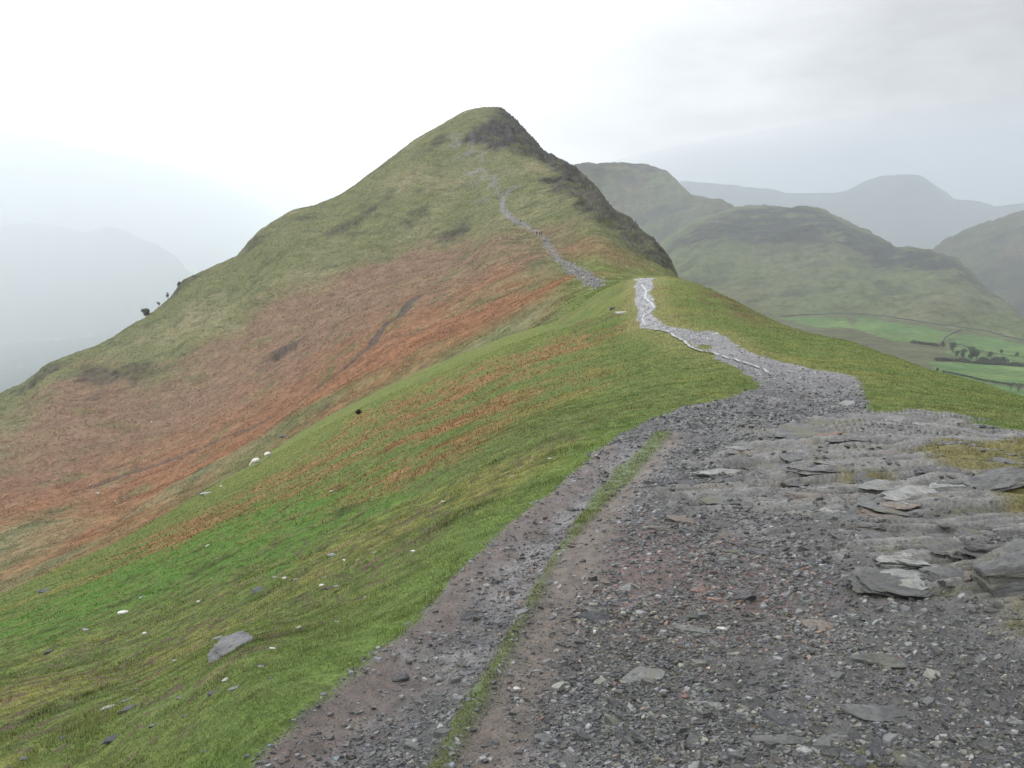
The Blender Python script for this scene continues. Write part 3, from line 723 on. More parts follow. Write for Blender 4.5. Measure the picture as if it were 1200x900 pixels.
# ------------------------------------------------------------------ gravel: uncountable slate chips bedded on the path
def chip_templates(n, seed):
    rg = np.random.default_rng(seed); T = []
    for i in range(n):
        k = 6; a = np.sort(np.linspace(0, 2 * math.pi, k, endpoint=False) + rg.uniform(-.4, .4, k))
        rr = rg.uniform(.65, 1.1, k); el = rg.uniform(.45, .95)
        lo = np.stack([np.cos(a) * rr, np.sin(a) * rr * el, np.full(k, -.25)], 1)
        up = lo * [1, 1, 0] * rg.uniform(.55, .92, (k, 1)) + np.array([rg.uniform(-.12, .12), rg.uniform(-.12, .12), 0])
        up[:, 2] = rg.uniform(.12, .38) + rg.uniform(-.09, .09, k) + up[:, 0] * rg.uniform(-.25, .25)
        T.append(np.concatenate([lo, up]))
    Fc = [(6, 7, 8), (6, 8, 9), (6, 9, 10), (6, 10, 11)]
    for i in range(6):
        j = (i + 1) % 6; Fc += [(i, j, 6 + j), (i, 6 + j, 6 + i)]
    return np.array(T), np.array(Fc)
TPL, TFC = chip_templates(24, 3)

def chips(x, y, z, s, yaw, colr, seed, tilt=.16):
    rg = np.random.default_rng(seed); n = len(x)
    v = TPL[rg.integers(0, len(TPL), n)] * s[:, None, None]
    v[:, :, 2] *= rg.uniform(.7, 1.5, n)[:, None]
    tx, ty = rg.normal(0, tilt, n), rg.normal(0, tilt, n)
    v[:, :, 2] += v[:, :, 0] * tx[:, None] + v[:, :, 1] * ty[:, None]
    c, s_ = np.cos(yaw)[:, None], np.sin(yaw)[:, None]
    px = v[:, :, 0] * c - v[:, :, 1] * s_ + x[:, None]; py = v[:, :, 0] * s_ + v[:, :, 1] * c + y[:, None]
    V = np.stack([px, py, v[:, :, 2] + z[:, None]], -1).reshape(-1, 3)
    Fa = (TFC[None] + (np.arange(n) * 12)[:, None, None]).reshape(-1, 3)
    return V, Fa, np.repeat(colr, 12, 0)

def scatter(n, r0, r1, a0, a1, seed, power=0.0):
    rg = np.random.default_rng(seed)
    q = rg.random(n)
    if power == 0: r = r0 * (r1 / r0) ** q
    else: r = (r0 ** power + q * (r1 ** power - r0 ** power)) ** (1 / power)
    a = np.radians(rg.uniform(a0, a1, n)); return r * np.sin(a), r * np.cos(a), r, rg

x, y, r, rg = scatter(520000, 1.7, 75, -27, 42, 21, -.3)
pm = fell.sample(path_m, x, y); stm = fell.sample(np.maximum(strip_m, .85 * np.maximum(strip_soil, edge_soil)), x, y); om = fell.sample(ocm, x, y)
dens = np.clip(.55 + .6 * fbm(x / .7, y / .7, 401, 3), .15, 1) * (1 - .9 * stm) * (1 - .93 * om) * (1 - .45 * fell.sample(rut_m * smooth(-.5, .3, g1), x, y))
keep = (pm > .55) & (rg.random(len(x)) < dens)
spill = (pm > .02) & (pm <= .55) & (rg.random(len(x)) < .12) & (r < 16)
wl = [W(q) for q in WATER_LINES]; wd_ = np.minimum(d_line(x, y, wl[0]), d_line(x, y, wl[1])); keep &= wd_ > .10; spill &= wd_ > .2
k = keep | spill
x, y, r, pm = x[k], y[k], r[k], pm[k]
n = len(x)
sz = np.clip(.0044 * (1 - rg.random(n)) ** -.53, .0042, .022) * np.clip((r / 4.0), .7, 2.6) ** .75
z = gz(x, y) + sz * .06
lum = np.exp(rg.normal(-.05, .5, n)) * np.clip(1 + .35 * fbm(x / .9, y / .9, 402, 3), .6, 1.5)
cc = np.array([.086, .085, .083])[None] * lum[:, None] * np.array([1, 1, 1])[None]
tint = rg.random(n)
cc[tint < .16] *= [1.06, 1.04, .88]; cc[(tint > .16) & (tint < .26)] *= [.85, .97, 1.08]
rd = np.hypot(x - .75, (y - 3.75) * .8); isr = rg.random(n) < np.clip(.2 - rd * .17, .004, .2)
cc[isr] = np.array([.15, .098, .08]) * lum[isr][:, None]
sp = rg.random(n) < .0035
cc[sp] = [.5, .48, .45]; sz[sp] *= .6
gb = (x > .3) & (y < 3.4) & (rg.random(n) < .3); cc[gb] *= [1.04, 1.06, .86]
cc = np.where(sp[:, None], cc, np.clip(cc, .02, .24))
cc *= (1 + .9 * smooth(9, 24, r))[:, None]  # chips pale with distance too, carrying the painted wet sheen
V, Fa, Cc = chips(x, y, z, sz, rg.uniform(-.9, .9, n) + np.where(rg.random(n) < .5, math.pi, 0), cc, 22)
gv = mesh_obj('gravel', V, Fa, M_GRAVEL, None, Cc, False)
tag(gv, 'loose grey slate chips covering the path', kind='stuff')

x, y, r, rg = scatter(4500, 1.8, 15, -27, 42, 27, .3)
pm = fell.sample(path_m, x, y); stm = fell.sample(np.maximum(strip_m, np.maximum(strip_soil, edge_soil)), x, y); k = (pm > .8) & (rg.random(len(x)) < 1 - .9 * stm) & (fell.sample(ocm, x, y) < .5); x, y, r = x[k], y[k], r[k]; n = len(x)
sz = np.clip(.013 * (1 - rg.random(n)) ** -.4, .013, .042); cn = np.array([.094, .094, .090]) * np.exp(rg.normal(0, .42, n))[:, None]
ol = rg.random(n) < .25; cn[ol] *= [1.04, 1.04, .9]; isr = rg.random(n) < np.clip(.22 - np.hypot(x - .75, (y - 3.75) * .8) * .2, .01, .2); cn[isr] *= [1.45, 1.02, .9]
V, Fa, Cc = chips(x, y, gz(x, y) + sz * .02, sz, rg.uniform(-.7, .7, n) + np.where(rg.random(n) < .5, math.pi, 0), np.clip(cn, .02, .22), 28, .14)
tag(mesh_obj('gravel', V, Fa, M_GRAVEL, None, Cc, False), 'coarser flat slate pieces mixed into the gravel path', kind='stuff')
x, y, r, rg = scatter(26000, 30, 76, -4, 22, 25, .5)
pm = fell.sample(path_m, x, y); k = (pm > .6) & (rg.random(len(x)) < .8); x, y, r = x[k], y[k], r[k]; n = len(x)
sz = rg.uniform(.025, .085, n) * (1 - rg.random(n) ** 3 * .4); cn = np.array([.24, .235, .24]) * np.exp(rg.normal(0, .3, n))[:, None]
wd_ = np.minimum(d_line(x, y, W(WATER_LINES[0])), d_line(x, y, W(WATER_LINES[1]))); k = wd_ > .12
V, Fa, Cc = chips(x[k], y[k], gz(x[k], y[k]), sz[k], rg.uniform(0, 6, n)[k], cn[k], 26)
tag(mesh_obj('gravel', V, Fa, M_GRAVEL, None, Cc, False), 'pale washed stones along the narrow neck of the path', kind='stuff')

# eroded stones on the climbing path
x, y, r, rg = scatter(60000, 100, 650, -5, 9, 23)
pm = fell.sample(p_far + .35 * scree, x, y); k = rg.random(len(x)) < pm * .5
x, y, r = x[k][:2600], y[k][:2600], r[k][:2600]; n = len(x)
V, Fa, Cc = chips(x, y, gz(x, y), rg.uniform(.1, .38, n), rg.uniform(0, 6, n), np.array([.125, .12, .116]) * np.exp(rg.normal(0, .5, n))[:, None], 24)
tag(mesh_obj('scree', V, Fa, M_GRAVEL, None, Cc, False), 'pale broken stones strewn along the climbing path', kind='stuff')

# ------------------------------------------------------------------ turf and bracken
def blades(x, y, z, h, w, colr, seed, lean=.6):
    rg = np.random.default_rng(seed); n = len(x)
    a = rg.uniform(0, 2 * math.pi, n); la = rg.uniform(0, 2 * math.pi, n); l = rg.random(n) * lean
    dx, dy = np.cos(a) * w * .5, np.sin(a) * w * .5
    V = np.empty((n, 3, 3), np.float32)
    V[:, 0] = np.stack([x - dx, y - dy, z - h * .1], 1); V[:, 1] = np.stack([x + dx, y + dy, z - h * .1], 1)
    V[:, 2] = np.stack([x + np.cos(la) * h * l, y + np.sin(la) * h * l, z + h * (1 - .35 * l)], 1)
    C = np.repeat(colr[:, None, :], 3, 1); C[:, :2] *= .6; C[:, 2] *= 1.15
    return V.reshape(-1, 3), np.arange(n * 3).reshape(-1, 3), C.reshape(-1, 3)

x, y, r, rg = scatter(1250000, 2.0, 62, -41, 42, 31, -.1)
pm = fell.sample(path_m, x, y); stm = fell.sample(np.maximum(strip_m, moss_m), x, y); clump = fbm(x / .16, y / .16, 411, 2)
tus = smooth(.1, .6, fbm(x / .8, y / .8, 412, 3)); tufb = fell.sample(tuf, x, y); bare = smooth(.22, .5, fbm(x / .45, y / .45, 413, 4)) * smooth(20, 6, r)
k = (rg.random(len(x)) < np.clip(1 - pm * 1.6, 0, 1) * (.55 + .45 * clump) * (1 - .8 * bare) * (1 - .85 * fell.sample(specks, x, y)) * (1 - .55 * smooth(.0, .4, -tufb) * smooth(25, 8, r))) | (rg.random(len(x)) < stm * .8 * (pm > .5) * (clump > -.2))
x, y, r, clump, tus, stm, pm = (q[k] for q in (x, y, r, clump, tus, stm, pm)); n = len(x)
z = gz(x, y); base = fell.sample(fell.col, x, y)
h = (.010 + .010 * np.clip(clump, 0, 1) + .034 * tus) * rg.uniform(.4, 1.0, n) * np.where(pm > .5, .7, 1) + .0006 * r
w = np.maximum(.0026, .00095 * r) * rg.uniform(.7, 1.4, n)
cl = base * np.exp(rg.normal(0, .28, n))[:, None] * (1.72 + .24 * clump + .5 * np.clip(fbm(x / .35, y / .35, 415, 3), -.6, .6) - .45 * smooth(.1, .5, fell.sample(ter2, x, y)))[:, None]  # blades darkened on the same painted tussock shadow flecks
dry = rg.random(n) < .11; cl[dry] = np.array([.22, .19, .085]) * rg.uniform(.6, 1.2, dry.sum())[:, None]
V, Fa, Cc = blades(x, y, z, h, w, cl, 32)
tag(mesh_obj('grass', V, Fa, M_GRASS, None, Cc), 'short sheep-cropped turf covering the near slopes', kind='stuff')

x, y, r, rg = scatter(420000, 7, 100, -41, 14, 33, .3)
bmk = fell.sample(bmask, x, y); k = rg.random(len(x)) < bmk * .15
x, y, r = x[k], y[k], r[k]; n = len(x)
cl = np.array([.215, .112, .052]) * np.exp(rg.normal(0, .3, n))[:, None]; pale = rg.random(n) < .25; cl[pale] = np.array([.23, .15, .07]) * rg.uniform(.6, 1.2, pale.sum())[:, None]
V, Fa, Cc = blades(x, y, gz(x, y), rg.uniform(.03, .10, n) + .0006 * r, np.maximum(.012, .0016 * r) * rg.uniform(.6, 1.3, n), cl, 34, 1.6)
tag(mesh_obj('bracken', V, Fa, M_GRASS, None, Cc), 'dead rust-red bracken in patches on the green slope', kind='stuff')

x, y, r, rg = scatter(1300000, 88, 640, -39, 14, 35, .1)
gm = fell.sample(p_far + crag + small_crag * .6 + gul, x, y); bf = fell.sample(bm, x, y); k = (rg.random(len(x)) < np.clip(1 - gm * 1.5, 0, 1) * np.clip(.12 + .35 * fbm(x / 6, y / 6, 414, 3), .01, .42) * smooth(80, 125, r))
x, y, r, bf = x[k], y[k], r[k], bf[k]; n = len(x)
base = fell.sample(fell.col, x, y); cl = base * np.exp(rg.normal(.40, .13, n))[:, None]
cl = cl * (1 - .1 * bf)[:, None]
V, Fa, Cc = blades(x, y, gz(x, y), (.10 + .0009 * r) * rg.uniform(.5, 1.3, n), np.maximum(.12, .0011 * r) * rg.uniform(.6, 1.4, n), cl, 36, 1.2)
tag(mesh_obj('bracken', V, Fa, M_GRASS, None, Cc), 'dead bracken and rough tussocks covering the flank of the peak', kind='stuff')

# ------------------------------------------------------------------ rocks
def ico(sub):
    bm = bmesh.new(); bmesh.ops.create_icosphere(bm, subdivisions=sub, radius=1)
    v = np.array([p.co[:] for p in bm.verts]); f = np.array([[q.index for q in p.verts] for p in bm.faces]); bm.free(); return v, f
ICO = {s: ico(s) for s in (2, 3, 4, 5)}
def rock_mesh(name, seed, dims, mat, sub=4, planes=16, strata=.0, rough=.05, sharp=True):
    """an angular split stone; strata shifts successive layers so the edges read as cleaved slate"""
    rg = np.random.default_rng(seed); d, f = ICO[sub]
    N = rg.normal(size=(planes, 3)); N[:, 2] *= .8; N /= np.linalg.norm(N, axis=1)[:, None]
    off = rg.uniform(.62, 1.0, planes)
    N = np.concatenate([N, [[.08 * rg.normal(), .1 * rg.normal(), 1], [0, 0, -1]]]); off = np.append(off, [.55, .7])
    N /= np.linalg.norm(N, axis=1)[:, None]
    dot = d @ N.T; rad = np.where(dot > .05, off[None] / np.maximum(dot, .05), 9).min(1); rad = np.minimum(rad, 1.25)
    p = d * rad[:, None]
    if strata:
        k = np.floor((p[:, 2] + .12 * fbm(p[:, 0] * 1.5, p[:, 1] * 1.5, seed, 2)) * 7).astype(int)
        hs = hash2(k, k * 0 + seed, 3); hs2 = hash2(k, k * 0 + seed, 8)
        sc_ = 1 + strata * (hs - .5) * 2; p[:, 0] = p[:, 0] * sc_ + strata * .5 * (hs2 - .5); p[:, 1] *= sc_
        top = p[:, 2] > .1
        st = np.round((fbm(p[:, 0] * 1.3, p[:, 1] * 2.6, seed + 3, 4)) * 5) / 5
        p[:, 2] += top * st * .22
    nz = fbm(p[:, 0] * 3 + seed, p[:, 1] * 3 + p[:, 2] * 2, seed + 7, 4)
    p *= (1 + rough * nz)[:, None]
    p = p * (np.array(dims) * .5)[None]
    me_o = mesh_obj(name, p, f, mat, None, None, True)
    me = me_o.data
    try: me.set_sharp_from_angle(angle=math.radians(45))
    except Exception: pass
    return me_o

def depth(p): return p[1] * CP - p[2] * SP
_rk = [0]
def rock(name, u, v, wpx, label, mat, asp=.55, thick=.22, yaw=0.0, group=None, strata=.12, sub=4, sink=.35, tilt=(0, 0), planes=16, rough=.05):
    _rk[0] += 1; p = gpt(u, v); w = wpx / F * depth(p); sink = sink + .12
    o = rock_mesh(name, 500 + _rk[0], (w, w * asp, w * thick * 2), mat, sub, planes, strata, rough)
    o.location = (p[0], p[1], p[2] + w * thick * (.55 - sink)); o.rotation_euler = (math.radians(tilt[0]), math.radians(tilt[1]), math.radians(yaw))
    tag(o, label, 'stone' if 'stone' in name else 'rock', group); return o

# bedrock ledges and blocks that stand out
rock('boulder', 1182, 668, 120, 'big smooth grey-green boulder with a dark crack at its foot beside the path', M_SLATE, .8, .24, 12, None, .05, 5, .42, (-6, -8), 10, .04)
rock('rock_slab', 1122, 668, 62, 'flat broken grey slab leaning on the big smooth boulder', M_SLATE, .7, .12, -14, None, .1, 5, .5, (2, 3))
rock('rock_slab', 1165, 560, 118, 'long diagonal layered slate ledge beside the mossy patch', M_SLATE, .42, .13, 14, None, .15, 5, .4, (6, -5))
rock('rock_slab', 938, 504, 84, 'pale flat layered slab where the gravel meets the bedrock', M_SLATE, .75, .08, 4, None, .15, 5, .2)
rock('rock_slab', 962, 510, 56, 'rusty brown block of slate lying on the pale flat slab', M_RUST, .5, .15, 6, None, .12, 5, .1, (0, -5))
rock('rock_slab', 996, 471, 34, 'pale flat rock alone at the gravel edge near the turf', M_LIGHT, .6, .14, 0)
rock('rock_slab', 953, 571, 62, 'brownish ledge with a dark undercut hollow among the bedrock', M_RUST, .55, .13, -5, None, .2, 5, .2, (3, 4))
rock('rock_slab', 843, 550, 46, 'pale ribbed slab set in the gravel, wider than its neighbours', M_LIGHT, .6, .1, 10, None, .2)
rock('rock_slab', 872, 527, 36, 'small humped pale rock in gravel below the flat layered slab', M_LIGHT, .6, .18, 0)
rock('rock_slab', 843, 582, 52, 'low grey slab almost buried in the gravel below the ribbed slab', M_SLATE, .6, .08, 6)
rock('rock_slab', 1033, 762, 66, 'pale pointed wedge of slate alone in the dark gravel', M_SLATE, .45, .14, -6, None, .08, 4, .35, (6, 0), 9)
rock('rock_slab', 1017, 818, 72, 'mossy cracked slab amid small stones at the path middle', M_SLATE, .5, .09, -14, None, .2)
rock('rock_slab', 913, 848, 58, 'greenish rectangular slab lying flat in dark gravel', M_SLATE, .34, .1, -2, None, .08, 4, .3, (0, 0), 10)
rock('rock_slab', 640, 848, 28, 'grey flat stone near the foot of the grass strip', M_SLATE, .8, .1, -20)
rock('rock_slab', 697, 703, 26, 'grey flat stone bedded beside the brown soil strip', M_SLATE, .7, .1, -25)
rock('stone', 770, 613, 30, 'tan flat stone lying in gravel beyond the reddish patch', M_RUST, .4, .16, -4)
rock('stone', 873, 690, 34, 'dark olive tilted slate stone by the reddish gravel', M_SLATE_D, .4, .2, 14, None, .1, 4, .1, (0, -8))
rock('stone', 888, 638, 27, 'dark thin slate lying beside a paler thin slate', M_SLATE_D, .45, .16, -12)
rock('stone', 860, 638, 25, 'pale thin slate lying beside a darker thin slate', M_SLATE, .45, .14, 5)
rock('stone', 820, 681, 26, 'long reddish stone in the gravel, largest of the red ones', M_RED, .4, .16, 10)
rock('stone', 838, 692, 20, 'short brick-red stone just below the long reddish one', M_RED, .4, .2, 5)
rock('stone', 945, 657, 15, 'small salmon-red stone apart from the reddish patch', M_RED, .5, .25, 0)
rock('stone', 813, 712, 24, 'blue-black angular stone below the reddish gravel', M_SLATE_D, .5, .25, 0, None, .05, 3, .2, (0, 0), 9)
rock('stone', 848, 726, 13, 'small cream and tan stone below the reddish gravel', M_QUARTZ, .6, .35, 0, None, 0, 3, .2)
rock('stone', 1027, 661, 28, 'dark flat stone with a deep shadow near the cracked slab', M_SLATE_D, .4, .18, -4)
rock('stone', 468, 778, 18, 'dark upright stone alone on the pale worn rut', M_SLATE_D, .7, .34, 20, None, .05, 3, .2, (0, 0), 9)
rock('stone', 605, 791, 9, 'small bright white quartz pebble beside the soil strip', M_QUARTZ, .8, .4, 0, None, 0, 3, .2)
rock('stone', 803, 800, 11, 'small orange stone alone in dark gravel', M_RED, .7, .3, 0, None, 0, 3, .2)
rock('stone', 567, 736, 32, 'dark jagged slate at the grassy edge of the worn rut', M_SLATE_D, .4, .12, -14)
# rocks in the turf
rock('rock', 270, 762, 50, 'large cracked grey rock embedded in the turf slope', M_MID, 1.0, .15, 28, None, .2, 5, .25, (8, -14), 24, .14)
rock('rock', 257, 747, 17, 'thin pale slate just above the large cracked rock in turf', M_LIGHT, .35, .12, 25)
rock('stone', 146, 718, 13, 'pale flat stone alone on the bright green slope', M_QUARTZ, .5, .2, 5)
rock('stone', 277, 806, 20, 'long thin pale slate sliver below the large cracked rock', M_LIGHT, .22, .14, 38)
rock('stone', 130, 829, 17, 'grey tilted slate in turf, first of the slate cluster', M_LIGHT, .5, .2, 28)
rock('stone', 151, 831, 24, 'grey slate with a dark edge, largest of the slate cluster in turf', M_SLATE, .5, .2, 34)
rock('stone', 147, 821, 18, 'thin white-edged slate at the top of the slate cluster in turf', M_LIGHT, .25, .14, 30)
rock('stone', 134, 867, 28, 'dark flat slate in turf below the slate cluster', M_SLATE_D, .4, .14, 22)
rock('stone', 305, 691, 22, 'dark lilac flat stone on turf beside a few white stones', M_SLATE_D, .5, .12, 16)
rock('rock', 53, 694, 15, 'dark rock at the brow of the green slope against the bracken', M_SLATE_D, .6, .3, 10)
rock('stone', 389, 575, 8, 'white stone on the green slope between bracken patches', M_QUARTZ, .7, .35, 0, None, 0, 3)
rock('stone', 484, 647, 8, 'white and grey stone in turf close to the path edge', M_QUARTZ, .6, .35, 0, None, 0, 3)
rock('rock', 241, 580, 16, 'long white boulder lying on the brow beside rusty bracken', M_QUARTZ, .4, .2, 30, None, .03, 3, .1)
rock('rock', 259, 571, 4, 'small white rock beside the long white boulder', M_QUARTZ, .7, .4, 0, None, 0, 2, .1)
rock('rock', 333, 512, 13, 'dark bar of rock on the olive slope above the sheep', M_SLATE_D, .4, .2, 12, None, .05, 3, .1)
rock('rock', 731, 366, 20, 'white flat rock on the turf beside the narrow path', M_QUARTZ, .3, .12, -6, None, .03, 3, .1)
rock('rock', 717, 363, 8, 'dark rock at the end of the white flat rock', M_SLATE_D, .6, .4, 0, None, .05, 3, .1)
def grey_set(label, group, pts, mats, name='stone'):
    for i, (u, v, w) in enumerate(pts):
        rock(name, u, v, w, label, mats[i % len(mats)], .6, random.uniform(.14, .28), random.uniform(-30, 40), group, .06, 3, .25)
grey_set('small pale stone lying in the turf of the green slope', 'pale stones in the turf',
 [(322, 677, 8), (335, 678, 9), (347, 680, 7), (378, 686, 9), (395, 687, 8), (404, 656, 7), (439, 648, 7), (520, 588, 7), (600, 560, 7), (645, 536, 6), (652, 513, 6), (320, 760, 8), (306, 782, 10), (265, 797, 9), (167, 705, 8), (115, 581, 5), (101, 738, 9), (170, 743, 8), (204, 774, 7), (232, 705, 7), (390, 653, 13), (245, 637, 8), (428, 700, 6), (350, 735, 7), (395, 730, 7)], [M_LIGHT, M_QUARTZ])
grey_set('small dark stone lying in the turf of the green slope', 'dark stones in the turf',
 [(308, 781, 9), (318, 796, 8), (250, 812, 12), (212, 818, 11), (75, 865, 13), (28, 890, 14), (290, 886, 10), (160, 806, 9), (58, 765, 12), (240, 880, 9), (217, 840, 9), (180, 850, 10), (385, 690, 8), (378, 678, 7)], [M_SLATE_D, M_SLATE])
grey_set('white rock speck far down the bracken flank of the peak', 'white rocks on the bracken flank',
 [(178, 494, 3), (115, 582, 3), (145, 581, 3), (135, 585, 3), (106, 570, 3), (10, 525, 3), (389, 374, 2), (460, 345, 2), (452, 349, 2), (545, 132, 2.5), (735, 310, 3), (493, 333, 2.5), (378, 455, 3)], [M_QUARTZ], 'rock')
LEDGES = [(1067,489,48),(1029,489,27),(981,490,24),(1099,495,54),(1147,507,84),(1024,521,48),(1061,521,38),(1090,520,36),(981,530,62),(968,543,78),(1027,553,64),(1069,541,44),(1077,563,64),(995,591,54),(960,589,52),(1040,591,72),(1088,591,60),(1110,602,62),(1040,614,54),(1093,615,62),(1147,612,56),(1061,647,54),(1088,655,48),(1136,637,54),(1007,717,54),(953,713,34),(897,827,38),(947,816,38),(1127,803,44),(990,800,28),(825,813,36),(1000,847,32),(930,560,40),(905,545,34),(1010,572,48),(1120,545,60),(1000,506,40),(1180,600,60),(1190,535,70),(1050,505,44),(1120,515,50),(1170,520,44),(1060,580,50),(1000,630,40),(1150,640,44),(1015,600,46)]
def batch(name, label, group, pts, mats, seed, sub=4, asp=(.45, .75), th=(.08, .14), strata=.12, yaw=14):
    rg = random.Random(seed); protos = {}
    for i, (u, v, w) in enumerate(pts):
        p = gpt(u, v); ww = w / F * depth(p)
        k = i % 9
        if k not in protos:
            o = rock_mesh(name, seed + k, (1, rg.uniform(*asp), 2 * rg.uniform(*th)), mats[k % len(mats)], sub, 15, strata, .08); protos[k] = o
        else:
            o = protos[k].copy(); o.name = name; COL.objects.link(o)
        o.scale = (ww, ww * rg.uniform(.9, 1.4), ww * rg.uniform(.7, 1.15))
        o.location = (p[0], p[1], p[2] + ww * rg.uniform(-.085, -.04))
        o.rotation_euler = (rg.uniform(-.14, .12), rg.uniform(-.12, .1), math.radians(rg.uniform(-yaw, yaw) + (180 if rg.random() < .5 else 0) + 4))
        tag(o, label, 'stone' if 'stone' in name else 'rock', group)
batch('rock_ledge', 'low layered slate ledge in the bedrock beside the path', 'slate ledges of the bedrock', LEDGES, [M_SLATE, M_SLATE, M_SLATE, M_LIGHT, M_SLATE, M_SLATE, M_RUST, M_SLATE], 900, 5)
rgo = random.Random(17); more = []
for _ in range(4000):
    u, v = rgo.uniform(890, 1199), rgo.uniform(486, 720)
    q = hp(u, v)
    if len(more) < 110 and fell.sample(ocm, q[0], q[1])[0] > .6 and fell.sample(moss_m, q[0], q[1])[0] < .4: more.append((u, v, rgo.uniform(.12, .42) * F / depth(q)))
batch('rock_ledge', 'thin worn edge of slate bedded flush in the bedrock', 'worn slate edges in the bedrock', more, [M_SLATE, M_SLATE, M_SLATE, M_SLATE, M_LIGHT, M_SLATE, M_SLATE, M_SLATE, M_SLATE], 970, 4, (.45, .8), (.06, .11), .1, 9)
rgs = random.Random(5); pst = []
PATHPX = [(u, v) for u, v in ((rgs.uniform(330, 1190), rgs.uniform(470, 895)) for _ in range(1500))]
for u, v in PATHPX:
    q = hp(u, v)
    if fell.sample(path_m, q[0], q[1])[0] > .9 and fell.sample(strip_soil + edge_soil, q[0], q[1])[0] < .2 and len(pst) < 270:
        pst.append((u, v, rgs.uniform(.05, .13) * (1 if rgs.random() < .75 else 1.9) * F / depth(q) * .75))
batch('slate_stone', 'loose grey slate stone lying on the gravel path', 'slate stones on the path', pst, [M_SLATE, M_SLATE_D, M_SLATE, M_SLATE_D, M_SLATE, M_SLATE, M_SLATE_D, M_RUST, M_LIGHT], 940, 3, (.45, .8), (.09, .2), .08, 70)

# ------------------------------------------------------------------ rain water running down the path
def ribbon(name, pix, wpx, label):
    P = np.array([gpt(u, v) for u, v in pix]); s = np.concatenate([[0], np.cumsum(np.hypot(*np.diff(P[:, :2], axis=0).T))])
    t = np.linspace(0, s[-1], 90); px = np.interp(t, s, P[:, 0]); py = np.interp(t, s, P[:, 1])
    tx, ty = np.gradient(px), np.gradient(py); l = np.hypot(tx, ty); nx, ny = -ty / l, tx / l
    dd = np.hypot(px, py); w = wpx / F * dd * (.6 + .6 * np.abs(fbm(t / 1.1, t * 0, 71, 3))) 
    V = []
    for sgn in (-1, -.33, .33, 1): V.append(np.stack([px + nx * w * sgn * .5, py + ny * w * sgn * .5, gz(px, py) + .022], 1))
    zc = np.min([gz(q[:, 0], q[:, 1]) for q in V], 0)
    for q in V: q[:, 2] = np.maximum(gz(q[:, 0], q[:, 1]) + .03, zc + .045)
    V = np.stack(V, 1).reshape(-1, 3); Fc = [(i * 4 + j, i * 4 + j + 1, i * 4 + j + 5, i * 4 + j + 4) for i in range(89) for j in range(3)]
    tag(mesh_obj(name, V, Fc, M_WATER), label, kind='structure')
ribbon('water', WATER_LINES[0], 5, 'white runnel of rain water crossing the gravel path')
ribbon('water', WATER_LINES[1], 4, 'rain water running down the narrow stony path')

# ------------------------------------------------------------------ plants
def leaf_cloud(pts, size, seed):
    rg = np.random.default_rng(seed); n = len(pts)
    a = rg.normal(size=(n, 3)); a /= np.linalg.norm(a, axis=1)[:, None]; b = np.cross(a, rg.normal(size=(n, 3))); b /= np.linalg.norm(b, axis=1)[:, None]
    s = (size * rg.uniform(.6, 1.4, n))[:, None]
    V = np.stack([pts - a * s, pts + b * s * .6, pts + a * s, pts - b * s * .6], 1).reshape(-1, 3)
    return V, np.arange(n * 4).reshape(-1, 4)
def crown_pts(h0, h1, wd, n, seed, lumps=9):
    rg = np.random.default_rng(seed); out = []
    for i in range(lumps):
        a = rg.uniform(0, 2 * math.pi); q = rg.uniform(0, .3) * wd; zc = rg.uniform(h0 + .2 * (h1 - h0), h1 - .18 * (h1 - h0)); s = rg.uniform(.16, .27) * wd
        d = rg.normal(size=(n // lumps, 3)); d /= np.linalg.norm(d, axis=1)[:, None]; d *= rg.uniform(.55, 1.05, (len(d), 1))
        out.append(d * [s, s, min(s, .35 * (h1 - h0))] + [math.cos(a) * q, math.sin(a) * q, zc])
    return np.concatenate(out)
def tube(path, radii, k=7):
    V, Fc = [], []
    for i, (p, r_) in enumerate(zip(path, radii)):
        for j in range(k): V.append((p[0] + r_ * math.cos(2 * math.pi * j / k), p[1] + r_ * math.sin(2 * math.pi * j / k), p[2]))
    for i in range(len(path) - 1):
        for j in range(k): Fc.append((i * k + j, i * k + (j + 1) % k, (i + 1) * k + (j + 1) % k, (i + 1) * k + j))
    return V, Fc
def tree(name, p, h, wd, label, seed, group=None, crown0=.3, colr=(.035, .05, .022), n=900, cat='tree', lean=0.0):
    rg = random.Random(seed); t = tag(empty(name, p), label, cat, group)
    V, Fc = tube([(lean * h * q, 0, h * q * .9 - .3) for q in (0, .2, .45, .7, 1)], [.05 * h * k_ for k_ in (1, .7, .5, .3, .1)])
    for b_ in range(6):
        a = rg.uniform(0, 6.28); z0 = rg.uniform(crown0 * .8, .7) * h; L_ = rg.uniform(.25, .45) * wd
        v2, f2 = tube([(lean * z0 + math.cos(a) * L_ * q, math.sin(a) * L_ * q, z0 + .5 * L_ * q) for q in (0, .5, 1)], [.02 * h, .014 * h, .005 * h], 5)
        Fc += [tuple(i + len(V) for i in f) for f in f2]; V += v2
    mesh_obj('trunk', V, Fc, M_BARK, t)
    pts = crown_pts(crown0 * h, h, wd, n, seed); pts[:, 0] += lean * h
    v, f = leaf_cloud(pts, .035 * h + .02 * wd, seed)
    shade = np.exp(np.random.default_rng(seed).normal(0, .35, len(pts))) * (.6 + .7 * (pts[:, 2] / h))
    mesh_obj('crown', v, f, M_GRASS, t, np.repeat(np.array(colr)[None] * shade[:, None], 4, 0), True)
    return t
def m_at(p, px): return px / F * depth(p)
def on_A(u, v):
    p = hillA.hit(u, v, False); return p
p = gpt(172, 369); tree('bush', p, m_at(p, 9), m_at(p, 13), 'round dark bush on the misty skyline, lowest of the skyline plants', 61, None, .05, (.09, .11, .07), 1600, 'bush')
